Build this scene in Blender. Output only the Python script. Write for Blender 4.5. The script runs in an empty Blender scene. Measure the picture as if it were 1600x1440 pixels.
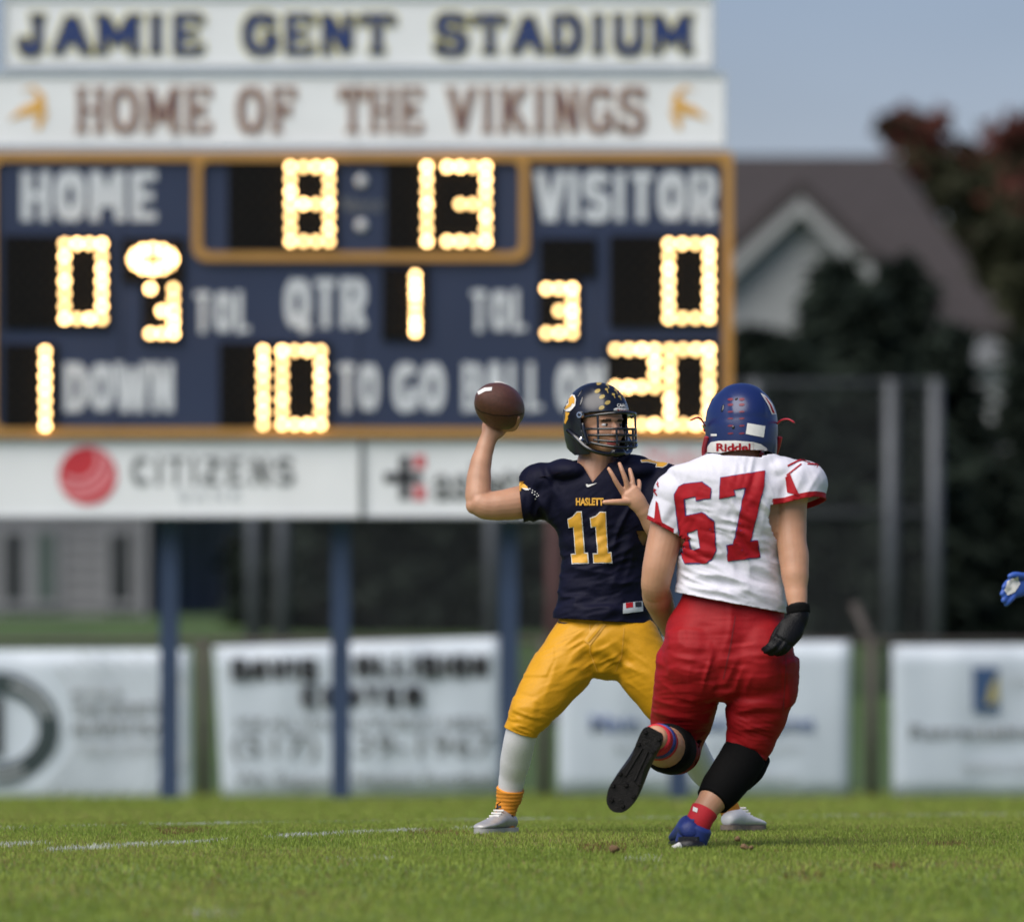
import bpy, bmesh, math, random
import numpy as np
from mathutils import Vector, Matrix
from mathutils.bvhtree import BVHTree

random.seed(7)
rng = np.random.default_rng(7)
sc = bpy.context.scene
col = sc.collection

# ------------------------------------------------------------------ camera, sky, sun, exposure
FPX, CZ, HOR = 16280.0, 1.10, 852.0          # focal length in photo pixels, camera height, horizon row
cam_d = bpy.data.cameras.new('camera')
cam = bpy.data.objects.new('camera', cam_d); col.objects.link(cam)
cam.location = (0, 0, CZ); cam.rotation_euler = (math.radians(90), 0, 0)
cam_d.sensor_fit = 'HORIZONTAL'; cam_d.sensor_width = 36.0
cam_d.lens = 36.0 * FPX / 1600.0
cam_d.shift_y = (HOR - 720.0) / 1600.0
cam_d.clip_start = 0.5; cam_d.clip_end = 9000
cam_d.dof.use_dof = True; cam_d.dof.focus_distance = 39.0; cam_d.dof.aperture_fstop = 3.0
sc.camera = cam

SUN = Vector((-0.50, -0.62, 0.95)).normalized()
w = bpy.data.worlds.new('World'); sc.world = w; w.use_nodes = True
nt = w.node_tree
bg = nt.nodes['Background']
sky = nt.nodes.new('ShaderNodeTexSky'); sky.sky_type = 'NISHITA'; sky.sun_disc = False
sky.sun_elevation = math.asin(SUN.z); sky.sun_rotation = math.atan2(SUN.x, SUN.y)
sky.air_density = 1.0; sky.dust_density = 0.6; sky.ozone_density = 4.0
tint = nt.nodes.new('ShaderNodeMix'); tint.data_type = 'RGBA'; tint.blend_type = 'MULTIPLY'; tint.inputs[0].default_value = 1.0
tint.inputs[7].default_value = (0.69, 0.69, 0.90, 1)           # thin cloud over the whole sky
cl_n = nt.nodes.new('ShaderNodeTexNoise'); cl_n.inputs['Scale'].default_value = 5.0; cl_n.inputs['Detail'].default_value = 5
cl_m = nt.nodes.new('ShaderNodeMapping'); cl_m.inputs['Scale'].default_value = (1, 1, 5); cl_c = nt.nodes.new('ShaderNodeTexCoord')
nt.links.new(cl_c.outputs['Generated'], cl_m.inputs['Vector']); nt.links.new(cl_m.outputs[0], cl_n.inputs['Vector'])
cl_r = nt.nodes.new('ShaderNodeMapRange'); cl_r.inputs[1].default_value = .3; cl_r.inputs[2].default_value = .7; cl_r.inputs[3].default_value = .86; cl_r.inputs[4].default_value = 1.14
nt.links.new(cl_n.outputs[0], cl_r.inputs[0])
cl_x = nt.nodes.new('ShaderNodeMix'); cl_x.data_type = 'RGBA'; cl_x.blend_type = 'MULTIPLY'; cl_x.inputs[0].default_value = 1.0
nt.links.new(sky.outputs[0], cl_x.inputs[6]); nt.links.new(cl_r.outputs[0], cl_x.inputs[7])
nt.links.new(cl_x.outputs[2], tint.inputs[6]); nt.links.new(tint.outputs[2], bg.inputs[0]); bg.inputs[1].default_value = 0.052
sd = bpy.data.lights.new('sun', 'SUN'); so = bpy.data.objects.new('sun', sd); col.objects.link(so)
so.rotation_euler = (-SUN).to_track_quat('-Z', 'Y').to_euler()
sd.energy = 2.4; sd.angle = math.radians(60); sd.color = (1.0, 0.94, 0.85)
sc.view_settings.view_transform = 'Standard'; sc.view_settings.look = 'None'
sc.view_settings.exposure = 0.95; sc.view_settings.gamma = 1.0
sc.cycles.use_denoising = True
sc.cycles.max_bounces = 6

# ------------------------------------------------------------------ helpers
def P(px, py, d):
    return Vector(((px - 800.0) * d / FPX, d, CZ + (HOR - py) * d / FPX))
def PX(px, d): return (px - 800.0) * d / FPX
def PZ(py, d): return CZ + (HOR - py) * d / FPX

def gz(x, y):
    """ground height: nearly flat to the passer, then the crowned field falls away, then a bank rises"""
    s = 1.0
    t = (np.asarray(y, float) - 40.5) / s
    fall = -0.0215 * s * np.where(t > 30, t, np.log1p(np.exp(np.minimum(t, 30))))
    yb = np.clip((np.asarray(y, float) - 83.0) / 34.0, 0, 1)
    yb = yb * yb * (3 - 2 * yb)
    base = np.where(np.asarray(y, float) > 83.0, -0.0215 * 42.5, fall)
    return base + yb * 1.16

def vn(p, seed=0):
    """value noise, p (n,3) -> (-1,1)"""
    p = np.asarray(p, float); i = np.floor(p).astype(np.int64); f = p - i
    f = f * f * (3 - 2 * f)
    def h(ix, iy, iz):
        n = (ix * 374761393 + iy * 668265263 + iz * 2147483647 + seed * 974711) & 0xffffffff
        n = ((n ^ (n >> 13)) * 1274126177) & 0xffffffff
        n = n ^ (n >> 16)
        return (n & 0xffff) / 32767.5 - 1.0
    r = 0
    for a in (0, 1):
        wx = f[:, 0] if a else 1 - f[:, 0]
        for b in (0, 1):
            wy = f[:, 1] if b else 1 - f[:, 1]
            for c in (0, 1):
                wz = f[:, 2] if c else 1 - f[:, 2]
                r = r + wx * wy * wz * h(i[:, 0] + a, i[:, 1] + b, i[:, 2] + c)
    return r

MATS = {}
def mat(name, c, rough=0.6, nscale=12.0, namt=0.12, bump=0.0, bscale=None, metal=0.0, emit=None, estr=0.0,
        coat=0.0, sheen=0.0, sss=0.0, attr=None, trans=0.0, spec=0.5, alpha=1.0):
    m = bpy.data.materials.new(name); m.use_nodes = True
    n, l = m.node_tree.nodes, m.node_tree.links
    b = n['Principled BSDF']
    b.inputs['Roughness'].default_value = rough; b.inputs['Metallic'].default_value = metal
    b.inputs['Coat Weight'].default_value = coat; b.inputs['Coat Roughness'].default_value = 0.05
    b.inputs['Sheen Weight'].default_value = sheen
    b.inputs['Specular IOR Level'].default_value = spec
    if sss: b.inputs['Subsurface Weight'].default_value = sss; b.inputs['Subsurface Radius'].default_value = (0.012, 0.005, 0.003); b.inputs['Subsurface Scale'].default_value = 1.0
    tc = n.new('ShaderNodeTexCoord')
    no = n.new('ShaderNodeTexNoise'); no.inputs['Scale'].default_value = nscale; no.inputs['Detail'].default_value = 4
    l.new(tc.outputs['Object'], no.inputs['Vector'])
    mr = n.new('ShaderNodeMapRange'); mr.inputs[3].default_value = 1 - namt; mr.inputs[4].default_value = 1 + namt
    mr.inputs[1].default_value = 0.25; mr.inputs[2].default_value = 0.75
    l.new(no.outputs[0], mr.inputs[0])
    mx = n.new('ShaderNodeMix'); mx.data_type = 'RGBA'; mx.blend_type = 'MULTIPLY'; mx.inputs[0].default_value = 1.0
    if attr:
        at = n.new('ShaderNodeAttribute'); at.attribute_name = attr
        l.new(at.outputs['Color'], mx.inputs[6])
    else:
        mx.inputs[6].default_value = (*c, 1)
    l.new(mr.outputs[0], mx.inputs[7])
    l.new(mx.outputs[2], b.inputs['Base Color'])
    if bump:
        nb = n.new('ShaderNodeTexNoise'); nb.inputs['Scale'].default_value = bscale or nscale * 4; nb.inputs['Detail'].default_value = 3
        l.new(tc.outputs['Object'], nb.inputs['Vector'])
        bp = n.new('ShaderNodeBump'); bp.inputs['Strength'].default_value = bump; bp.inputs['Distance'].default_value = 0.01
        l.new(nb.outputs[0], bp.inputs['Height']); l.new(bp.outputs[0], b.inputs['Normal'])
    if emit:
        b.inputs['Emission Color'].default_value = (*emit, 1); b.inputs['Emission Strength'].default_value = estr
    if trans:
        tr = n.new('ShaderNodeBsdfTranslucent'); ms = n.new('ShaderNodeMixShader'); ms.inputs[0].default_value = trans
        l.new(mx.outputs[2], tr.inputs[0])
        l.new(b.outputs[0], ms.inputs[1]); l.new(tr.outputs[0], ms.inputs[2]); l.new(ms.outputs[0], n['Material Output'].inputs[0])
    MATS[name] = m
    return m

def link(o, parent=None):
    col.objects.link(o)
    if parent is not None:
        o.parent = parent
        o.matrix_parent_inverse = mw(parent).inverted()
    return o
def mw(o):
    m = Matrix.LocRotScale(o.location, o.rotation_euler, o.scale)
    if o.parent: m = mw(o.parent) @ o.matrix_parent_inverse @ m
    return m
def tag(o, label=None, cat=None, group=None, kind=None):
    if label: o['label'] = label
    if cat: o['category'] = cat
    if group: o['group'] = group
    if kind: o['kind'] = kind
    return o
def empty(name, loc, label, cat, group=None):
    o = bpy.data.objects.new(name, None); o.location = loc; o.empty_display_size = 0.2
    link(o); return tag(o, label, cat, group)
def obj(name, me, m, parent=None, smooth=False):
    o = bpy.data.objects.new(name, me)
    if m is not None and not me.materials:
        for q in (m if isinstance(m, (list, tuple)) else [m]): me.materials.append(q)
    if smooth: me.shade_smooth()
    return link(o, parent)

class MB:
    """collects closed shapes into one mesh"""
    def __init__(s): s.v = []; s.f = []
    def add(s, v, f):
        k = len(s.v); s.v += [tuple(q) for q in v]; s.f += [tuple(i + k for i in q) for q in f]; return s
    def box(s, x0, x1, y0, y1, z0, z1):
        return s.add([(x0,y0,z0),(x1,y0,z0),(x1,y1,z0),(x0,y1,z0),(x0,y0,z1),(x1,y0,z1),(x1,y1,z1),(x0,y1,z1)],
                     [(0,3,2,1),(4,5,6,7),(0,1,5,4),(1,2,6,5),(2,3,7,6),(3,0,4,7)])
    def prism(s, poly, y0, y1):
        """polygon in x,z pushed from y0 to y1"""
        n = len(poly)
        return s.add([(x, y0, z) for x, z in poly] + [(x, y1, z) for x, z in poly],
                     [tuple(range(n)), tuple(range(2*n-1, n-1, -1))] + [(i, i+n, (i+1) % n + n, (i+1) % n) for i in range(n)])
    def rod(s, a, b, r0, r1=None, n=8):
        a, b = Vector(a), Vector(b); r1 = r0 if r1 is None else r1
        t = (b - a).normalized(); u = t.orthogonal().normalized(); v = t.cross(u)
        vs = [a + r0 * (math.cos(2*math.pi*i/n) * u + math.sin(2*math.pi*i/n) * v) for i in range(n)]
        vs += [b + r1 * (math.cos(2*math.pi*i/n) * u + math.sin(2*math.pi*i/n) * v) for i in range(n)]
        return s.add(vs, [tuple(range(n-1, -1, -1)), tuple(range(n, 2*n))] + [(i, (i+1) % n, (i+1) % n + n, i + n) for i in range(n)])
    def tube(s, pts, n=20, sub=5, cap=0.6):
        """pts: (Vector, r_side, r_depth); smooth tube with rounded ends"""
        C = [Vector(p[0]) for p in pts]; R = [(p[1], p[2]) for p in pts]
        cs, rs = [], []
        m = len(C)
        for i in range(m - 1):
            p0, p1, p2, p3 = C[max(i-1, 0)], C[i], C[i+1], C[min(i+2, m-1)]
            for k in range(sub):
                t = k / sub
                cs.append(0.5 * ((2*p1) + (p2-p0)*t + (2*p0-5*p1+4*p2-p3)*t*t + (3*p1-p0-3*p2+p3)*t**3))
                e = t * t * (3 - 2 * t)
                rs.append((R[i][0]*(1-e)+R[i+1][0]*e, R[i][1]*(1-e)+R[i+1][1]*e))
        cs.append(C[-1]); rs.append(R[-1])
        if cap:
            def dome(c, r, t):
                out = []
                rr = min(r)
                for a in (30, 60, 82):
                    out.append((c + t * rr * cap * math.sin(math.radians(a)), (r[0]*math.cos(math.radians(a)), r[1]*math.cos(math.radians(a)))))
                return out
            t0 = (cs[0] - cs[1]).normalized(); t1 = (cs[-1] - cs[-2]).normalized()
            d0 = dome(cs[0], rs[0], t0)[::-1]; d1 = dome(cs[-1], rs[-1], t1)
            cs = [q[0] for q in d0] + cs + [q[0] for q in d1]; rs = [q[1] for q in d0] + rs + [q[1] for q in d1]
        vs = []; K = len(cs); Y = Vector((0, 1, 0)); prev = None
        for i in range(K):
            t = (cs[min(i+1, K-1)] - cs[max(i-1, 0)]).normalized()
            b = Y - Y.dot(t) * t
            if b.length < 0.35:
                b2 = (prev - prev.dot(t) * t) if prev is not None else Vector((0, 0, 1)) - t.z * t
                b = b2
            b.normalize(); prev = b
            a = t.cross(b)
            for j in range(n):
                q = 2 * math.pi * j / n
                vs.append(cs[i] + a * rs[i][0] * math.cos(q) + b * rs[i][1] * math.sin(q))
        fs = [(i*n+j, i*n+(j+1) % n, (i+1)*n+(j+1) % n, (i+1)*n+j) for i in range(K-1) for j in range(n)]
        fs += [tuple(range(n-1, -1, -1)), tuple(range((K-1)*n, K*n))]
        return s.add(vs, fs)
    def ell(s, c, rx, ry, rz, R=None, n=20, m=12):
        vs = []; c = Vector(c)
        for i in range(1, m):
            a = math.pi * i / m
            for j in range(n):
                q = 2 * math.pi * j / n
                v = Vector((rx*math.sin(a)*math.cos(q), ry*math.sin(a)*math.sin(q), rz*math.cos(a)))
                vs.append(c + (R @ v if R else v))
        for e in (1, -1):
            v = Vector((0, 0, e * rz)); vs.append(c + (R @ v if R else v))
        fs = [(i*n+j, (i+1)*n+j, (i+1)*n+(j+1) % n, i*n+(j+1) % n) for i in range(m-2) for j in range(n)]
        t = (m-1) * n
        fs += [(t, j, (j+1) % n) for j in range(n)] + [(t+1, (m-2)*n+(j+1) % n, (m-2)*n+j) for j in range(n)]
        return s.add(vs, fs)
    def mesh(s, name='m', smooth=False):
        me = bpy.data.meshes.new(name); me.from_pydata(s.v, [], s.f); me.update()
        bm = bmesh.new(); bm.from_mesh(me); bmesh.ops.recalc_face_normals(bm, faces=bm.faces); bm.to_mesh(me); bm.free()
        if smooth: me.shade_smooth()
        return me
    def build(s, name, m, parent=None, smooth=False): return obj(name, s.mesh(name, smooth), m, parent)

def remesh(mb, voxel, smooth=4):
    me = mb.mesh('tmp'); o = bpy.data.objects.new('tmp', me); col.objects.link(o)
    r = o.modifiers.new('r', 'REMESH'); r.mode = 'VOXEL'; r.voxel_size = voxel
    if smooth:
        s = o.modifiers.new('s', 'SMOOTH'); s.factor = 0.5; s.iterations = smooth
    dg = bpy.context.evaluated_depsgraph_get()
    out = bpy.data.meshes.new_from_object(o.evaluated_get(dg))
    bpy.data.objects.remove(o); bpy.data.meshes.remove(me)
    out.shade_smooth()
    return out
def coords(me):
    a = np.empty(len(me.vertices) * 3, np.float32); me.vertices.foreach_get('co', a); return a.reshape(-1, 3).astype(float)
def normals(me):
    a = np.empty(len(me.vertices) * 3, np.float32); me.vertices.foreach_get('normal', a); return a.reshape(-1, 3).astype(float)
def set_coords(me, c):
    me.vertices.foreach_set('co', np.ascontiguousarray(c, np.float32).ravel()); me.update()
def folds(me, specs):
    """cloth folds: (centre, radius, fold direction, spacing, height)"""
    c = coords(me); n = normals(me); d = np.zeros(len(c))
    for k, (ctr, rad, dr, sp, amp) in enumerate(specs):
        dr = np.array(Vector(dr).normalized()); ax = np.cross(dr, (0, 1, 0)); ax = ax / (np.linalg.norm(ax) + 1e-9)
        q = c - np.array(ctr); mask = np.exp(-(np.sum(q * q, 1) / (rad * rad)))
        u = q @ dr; v = q @ ax; wv = q[:, 1]
        warp = vn(np.stack([u * 6, v * 6, wv * 6], 1), k) * 0.8
        f = vn(np.stack([u / (sp * 4.5), v / sp + warp, wv / (sp * 4)], 1), 11 + k)
        d += 1.5 * amp * mask * (1 - 2.2 * np.abs(f))
    set_coords(me, c + n * d[:, None])
def cut(me, pt, nrm, rad):
    """open a hole: drop the side of the plane the normal points to, near pt"""
    bm = bmesh.new(); bm.from_mesh(me); pt = Vector(pt); nrm = Vector(nrm).normalized()
    fs = [f for f in bm.faces if (f.calc_center_median() - pt).length < rad]
    g = set(fs)
    for f in fs: g.update(f.verts); g.update(f.edges)
    bmesh.ops.bisect_plane(bm, geom=list(g), plane_co=pt, plane_no=nrm, dist=1e-5)
    dele = [f for f in bm.faces if (f.calc_center_median() - pt).length < rad and (f.calc_center_median() - pt).dot(nrm) > 0]
    bmesh.ops.delete(bm, geom=dele, context='FACES')
    bm.to_mesh(me); bm.free(); me.shade_smooth()
def thicken(o, t=0.004):
    s = o.modifiers.new('solid', 'SOLIDIFY'); s.thickness = t; s.offset = -1
def bvh_of(*meshes):
    vs, fs = [], []
    for me in meshes:
        k = len(vs); vs += [v.co.copy() for v in me.vertices]; fs += [tuple(i + k for i in p.vertices) for p in me.polygons]
    return BVHTree.FromPolygons(vs, fs)
def poly_mesh(polys, step, holes=()):
    """2-D polygons (pixels) -> finely cut flat mesh"""
    cu = bpy.data.curves.new('c', 'CURVE'); cu.dimensions = '2D'; cu.fill_mode = 'BOTH'
    for p in list(polys) + list(holes):
        s = cu.splines.new('POLY'); s.points.add(len(p) - 1)
        for q, (x, y) in zip(s.points, p): q.co = (x, -y, 0, 1)
        s.use_cyclic_u = True
    o = bpy.data.objects.new('c', cu); col.objects.link(o)
    me = bpy.data.meshes.new_from_object(o.evaluated_get(bpy.context.evaluated_depsgraph_get()))
    bpy.data.objects.remove(o); bpy.data.curves.remove(cu)
    bm = bmesh.new(); bm.from_mesh(me); bpy.data.meshes.remove(me)
    bmesh.ops.remove_doubles(bm, verts=bm.verts, dist=1e-4)
    xs = [v.co.x for v in bm.verts]; ys = [v.co.y for v in bm.verts]
    for lo, hi, nr in ((min(xs), max(xs), (1, 0, 0)), (min(ys), max(ys), (0, 1, 0))):
        k = lo + step
        while k < hi:
            bmesh.ops.bisect_plane(bm, geom=bm.verts[:] + bm.edges[:] + bm.faces[:], plane_co=(k * nr[0], k * nr[1], 0), plane_no=nr)
            k += step
    return bm
CAM = Vector((0, 0, CZ))
def decal(name, polys, tree, m, parent, holes=(), off=0.003, step=3.0, bm=None):
    """print laid on a curved surface: each vertex drops on to the surface"""
    bm = bm or poly_mesh(polys, step, holes)
    last = None
    for v in bm.verts:
        dr = (P(v.co.x, -v.co.y, 40.0) - CAM).normalized()
        h, nr, i, dist = tree.ray_cast(CAM, dr)
        if h is None:
            h = tree.find_nearest(CAM + dr * (last or 39.0))[0]; nr = Vector((0, -1, 0))
        else: last = (h - CAM).length
        if nr.dot(dr) > 0: nr = -nr
        v.co = h + nr * off
    me = bpy.data.meshes.new(name); bm.to_mesh(me); bm.free(); me.shade_smooth()
    return obj(name, me, m, parent)
def text_bm(s, x0, x1, yt, yb, bold=0.0, shear=0.0):
    cu = bpy.data.curves.new('t', 'FONT'); cu.body = s; cu.offset = bold; cu.shear = shear; cu.resolution_u = 3
    o = bpy.data.objects.new('t', cu); col.objects.link(o)
    me = bpy.data.meshes.new_from_object(o.evaluated_get(bpy.context.evaluated_depsgraph_get()))
    bpy.data.objects.remove(o); bpy.data.curves.remove(cu)
    bm = bmesh.new(); bm.from_mesh(me); bpy.data.meshes.remove(me)
    xs = [v.co.x for v in bm.verts]; ys = [v.co.y for v in bm.verts]
    a, b, c, d = min(xs), max(xs), min(ys), max(ys)
    for v in bm.verts:
        v.co = Vector((x0 + (v.co.x - a) / (b - a) * (x1 - x0), -(yb + (v.co.y - c) / (d - c) * (yt - yb)), 0))
    return bm
def text(s, x0, x1, yt, yb, d, m, parent, name='lettering', bold=0.02, shear=0.0, thick=0.004):
    """flat lettering standing at depth d"""
    bm = text_bm(s, x0, x1, yt, yb, bold, shear)
    r = bmesh.ops.extrude_face_region(bm, geom=bm.faces[:])
    for v in [g for g in r['geom'] if isinstance(g, bmesh.types.BMVert)]: v.co.z = 1.0
    for v in bm.verts:
        y = d - (thick if v.co.z > 0.5 else 0.0)
        v.co = Vector((PX(v.co.x, d), y, PZ(-v.co.y, d)))
    bmesh.ops.recalc_face_normals(bm, faces=bm.faces)
    me = bpy.data.meshes.new(name); bm.to_mesh(me); bm.free()
    return obj(name, me, m, parent)

# ------------------------------------------------------------------ materials
M_field = mat('field_soil_and_turf', (0.115, 0.165, 0.032), 0.9, 1.3, 0.25, 0.5, 30)
M_bank = mat('rough_bank_grass', (0.045, 0.085, 0.016), 0.9, 1.3, 0.35, 0.5, 30)
M_blade = mat('grass_blades', (0.1, 0.15, 0.03), 0.55, 3, 0.15, attr='tint', trans=0.40, spec=0.2)
M_white_sign = mat('white_sign_panel', (0.70, 0.72, 0.73), 0.5, 2.0, 0.06)
M_banner = mat('white_banner_vinyl', (0.50, 0.56, 0.62), 0.45, 1.2, 0.08, 0.25, 3)
M_alu = mat('aluminium_frame', (0.50, 0.52, 0.52), 0.45, 5, 0.1, metal=0.4)
M_navy = mat('navy_cabinet_paint', (0.022, 0.033, 0.070), 0.55, 1.5, 0.10, spec=0.3)
M_goldtrim = mat('gold_trim_paint', (0.36, 0.19, 0.045), 0.5, 3, 0.1)
M_black = mat('black_digit_panel', (0.005, 0.005, 0.005), 0.8, 20, 0.2, spec=0.1)
M_socket = mat('unlit_lamp', (0.010, 0.009, 0.008), 0.5, 20, 0.2, spec=0.15)
M_label = mat('pale_grey_lettering', (0.50, 0.53, 0.56), 0.6, 6, 0.1)
M_royal = mat('royal_blue_lettering', (0.011, 0.030, 0.125), 0.5, 6, 0.1)
M_yel = mat('yellow_outline', (0.50, 0.44, 0.10), 0.5, 6, 0.1)
M_maroon = mat('faded_maroon_lettering', (0.145, 0.085, 0.085), 0.5, 6, 0.15)
M_tan = mat('faded_gold_outline', (0.52, 0.36, 0.22), 0.5, 6, 0.1)
M_emblem = mat('gold_emblem', (0.62, 0.33, 0.04), 0.5, 6, 0.1)
M_redlogo = mat('red_logo', (0.48, 0.025, 0.035), 0.5, 6, 0.1)
M_pink = mat('pale_red_logo', (0.62, 0.22, 0.24), 0.5, 6, 0.1)
M_grey = mat('grey_print', (0.16, 0.17, 0.17), 0.5, 6, 0.1)
M_ltgrey = mat('light_grey_print', (0.42, 0.45, 0.47), 0.5, 6, 0.1)
M_ink = mat('black_print', (0.015, 0.015, 0.018), 0.5, 6, 0.1)
M_dkgreen = mat('dark_green_print', (0.025, 0.04, 0.042), 0.5, 6, 0.1)
M_bluetext = mat('blue_print', (0.10, 0.15, 0.30), 0.5, 6, 0.1)
M_post = mat('blue_painted_post', (0.022, 0.042, 0.090), 0.5, 3, 0.15)
M_steel = mat('galvanised_steel', (0.075, 0.082, 0.09), 0.5, 6, 0.15, metal=0.3)
M_rust = mat('rusty_brown_steel', (0.055, 0.046, 0.038), 0.7, 8, 0.25)
M_wire = mat('chain_link_wire', (0.05, 0.053, 0.053), 0.6, 6, 0.1)
M_siding = mat('grey_siding', (0.165, 0.168, 0.17), 0.7, 2, 0.08)
M_siding_w = mat('white_siding', (0.27, 0.28, 0.27), 0.7, 2, 0.08)
M_shingle = mat('brown_shingles', (0.034, 0.028, 0.027), 0.9, 5, 0.25, 0.6, 14)
M_glass = mat('dark_window_glass', (0.012, 0.015, 0.018), 0.12, 3, 0.1)
M_trim = mat('pale_window_trim', (0.20, 0.205, 0.21), 0.6, 5, 0.1)
M_gdoor = mat('green_door_paint', (0.05, 0.075, 0.062), 0.5, 5, 0.1)
M_brick = mat('dull_red_paint', (0.055, 0.022, 0.02), 0.8, 10, 0.25)
M_bark = mat('bark', (0.045, 0.035, 0.028), 0.9, 14, 0.3, 0.6)
M_con = mat('conifer_needles', (0.018, 0.026, 0.019), 0.8, 1.5, 0.35, trans=0.1, spec=0.1)
M_leafg = mat('dark_green_leaves', (0.034, 0.037, 0.018), 0.7, 0.8, 0.35, trans=0.2, spec=0.15)
M_leafr = mat('autumn_red_leaves', (0.10, 0.032, 0.024), 0.7, 0.8, 0.3, trans=0.2, spec=0.15)
M_dirt = mat('brown_dirt', (0.16, 0.095, 0.045), 0.95, 30, 0.35, 0.5)

M_skin = mat('skin', (0.50, 0.265, 0.16), 0.48, 9, 0.16, 0.07, 60, sss=0.10)
M_skin2 = mat('tanned_skin', (0.49, 0.255, 0.15), 0.48, 9, 0.16, 0.07, 60, sss=0.10)
M_lip = mat('lips', (0.36, 0.07, 0.06), 0.4, 9, 0.1)
M_brow = mat('dark_brown_hair', (0.05, 0.03, 0.02), 0.7, 60, 0.2)
M_eye = mat('eye_white', (0.7, 0.68, 0.65), 0.2, 6, 0.02)
M_iris = mat('dark_iris', (0.02, 0.014, 0.01), 0.15, 6, 0.05)
M_jnavy = mat('navy_jersey_cloth', (0.0042, 0.0045, 0.017), 0.65, 160, 0.15, 0.12, 500, spec=0.15)
M_jwhite = mat('white_jersey_cloth', (0.65, 0.64, 0.70), 0.75, 160, 0.04, 0.10, 500)
M_gold = mat('gold_pants_cloth', (0.60, 0.290, 0.009), 0.5, 140, 0.05, 0.05, 600, spec=0.25)
M_goldprint = mat('gold_print', (0.68, 0.35, 0.03), 0.55, 60, 0.08)
M_whiteprint = mat('white_print', (0.74, 0.72, 0.68), 0.6, 60, 0.05)
M_red = mat('red_pants_cloth', (0.29, 0.007, 0.010), 0.6, 140, 0.08, 0.06, 600, spec=0.2)
M_redprint = mat('red_print', (0.34, 0.008, 0.014), 0.6, 60, 0.08, spec=0.2)
M_blueprint = mat('blue_print_edge', (0.05, 0.04, 0.20), 0.55, 60, 0.08)
M_tight = mat('white_tights', (0.62, 0.61, 0.62), 0.55, 120, 0.05, 0.05, 500)
M_orange = mat('orange_sock', (0.66, 0.24, 0.015), 0.75, 120, 0.08, 0.15, 300)
M_redsock = mat('red_sock', (0.50, 0.012, 0.022), 0.75, 120, 0.08, 0.15, 300)
M_sleeve = mat('black_elastic', (0.003, 0.003, 0.003), 0.85, 80, 0.2, 0.15, 300, spec=0.12)
M_silver = mat('silver_shoe', (0.40, 0.39, 0.38), 0.35, 30, 0.15, metal=0.2)
M_wshoe = mat('white_shoe', (0.70, 0.69, 0.68), 0.4, 30, 0.1)
M_mud = mat('muddy_sole', (0.22, 0.17, 0.13), 0.8, 40, 0.35, 0.4)
M_bshoe = mat('black_shoe', (0.010, 0.010, 0.011), 0.45, 30, 0.3, 0.2)
M_cleat = mat('worn_cleats', (0.007, 0.006, 0.0055), 0.55, 60, 0.6, 0.5, spec=0.18)
M_bluefab = mat('blue_shoe_cloth', (0.018, 0.035, 0.18), 0.5, 30, 0.2, 0.15)
M_hnavy = mat('dark_navy_helmet_gloss', (0.006, 0.008, 0.016), 0.30, 6, 0.05, spec=0.6)
M_hblue = mat('blue_helmet_gloss', (0.009, 0.020, 0.095), 0.32, 6, 0.05, spec=0.6)
M_hblack = mat('black_gloss_plastic', (0.004, 0.004, 0.005), 0.25, 6, 0.05, coat=0.6)
M_pad = mat('grey_padding', (0.20, 0.19, 0.15), 0.7, 30, 0.15)
M_buckle = mat('steel_buckle', (0.55, 0.55, 0.55), 0.22, 30, 0.1, metal=1.0)
M_redgloss = mat('red_strap_plastic', (0.42, 0.015, 0.03), 0.35, 20, 0.05)
M_leather = mat('brown_football_leather', (0.10, 0.035, 0.020), 0.40, 90, 0.25, 0.5, 380)
M_gblue = mat('blue_glove_cloth', (0.03, 0.09, 0.38), 0.5, 40, 0.1)
M_glove = mat('black_glove', (0.003, 0.003, 0.0035), 0.5, 40, 0.3, 0.25, 160, spec=0.2)

# ------------------------------------------------------------------ ground
ys = [-200, -20, 10, 22, 27, 30, 33, 36, 38, 39, 40, 40.5, 41, 42, 43, 45, 48, 52, 56, 60, 66, 72, 78, 81, 83] + [83 + 2.0 * i for i in range(1, 19)] + [130, 160, 240, 600, 2000, 7000]
xs = [-6000, -1500, -300, -80, -30, -12, -6, -3, 0, 3, 6, 12, 30, 80, 300, 1500, 6000]
gv = [(x, y, float(gz(x, y))) for y in ys for x in xs]
nx = len(xs)
gf = [(j*nx+i, j*nx+i+1, (j+1)*nx+i+1, (j+1)*nx+i) for j in range(len(ys)-1) for i in range(nx-1)]
me = bpy.data.meshes.new('football_field'); me.from_pydata(gv, [], gf); me.update()
me.materials.append(M_field); me.materials.append(M_bank)
for f in me.polygons:
    if f.center.y > 84: f.material_index = 1
ground = tag(obj('football_field', me, None, None, True), kind='structure')

# painted lines: centre line from (x,y) to (x,y), half width
LINES = [((-1.66, 37.4), (0.1, 41.8), 0.05), ((-2.9, 39.2), (5.3, 56.3), 0.10), ((-3.2, 35.2), (-1.72, 38.4), 0.05)]
def line_w(x, y):
    wgt = np.zeros(len(x))
    for k, ((ax, ay), (bx, by), hw) in enumerate(LINES):
        dx, dy = bx - ax, by - ay; L = math.hypot(dx, dy)
        u = ((x - ax) * dx + (y - ay) * dy) / L; v = np.abs((x - ax) * dy - (y - ay) * dx) / L
        q = np.stack([u * 0.9, v * 3, np.full_like(u, k * 7.3)], 1)
        keep = 0.30 + 1.0 * vn(q * np.array([2.4, 1, 1]), 5)
        keep = keep + (0.35 if k == 1 else 0.2)
        wgt = np.maximum(wgt, np.where((v < hw) & (u > 0) & (u < L), np.clip(keep, 0.05, 1), 0))
    # scuffed remains of old paint
    sp = vn(np.stack([x * 2.2, y * 0.55, x * 0], 1), 9)
    wgt = np.maximum(wgt, np.where((sp > 0.86) & (y < 39.5), 0.16, 0))
    return wgt
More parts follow.
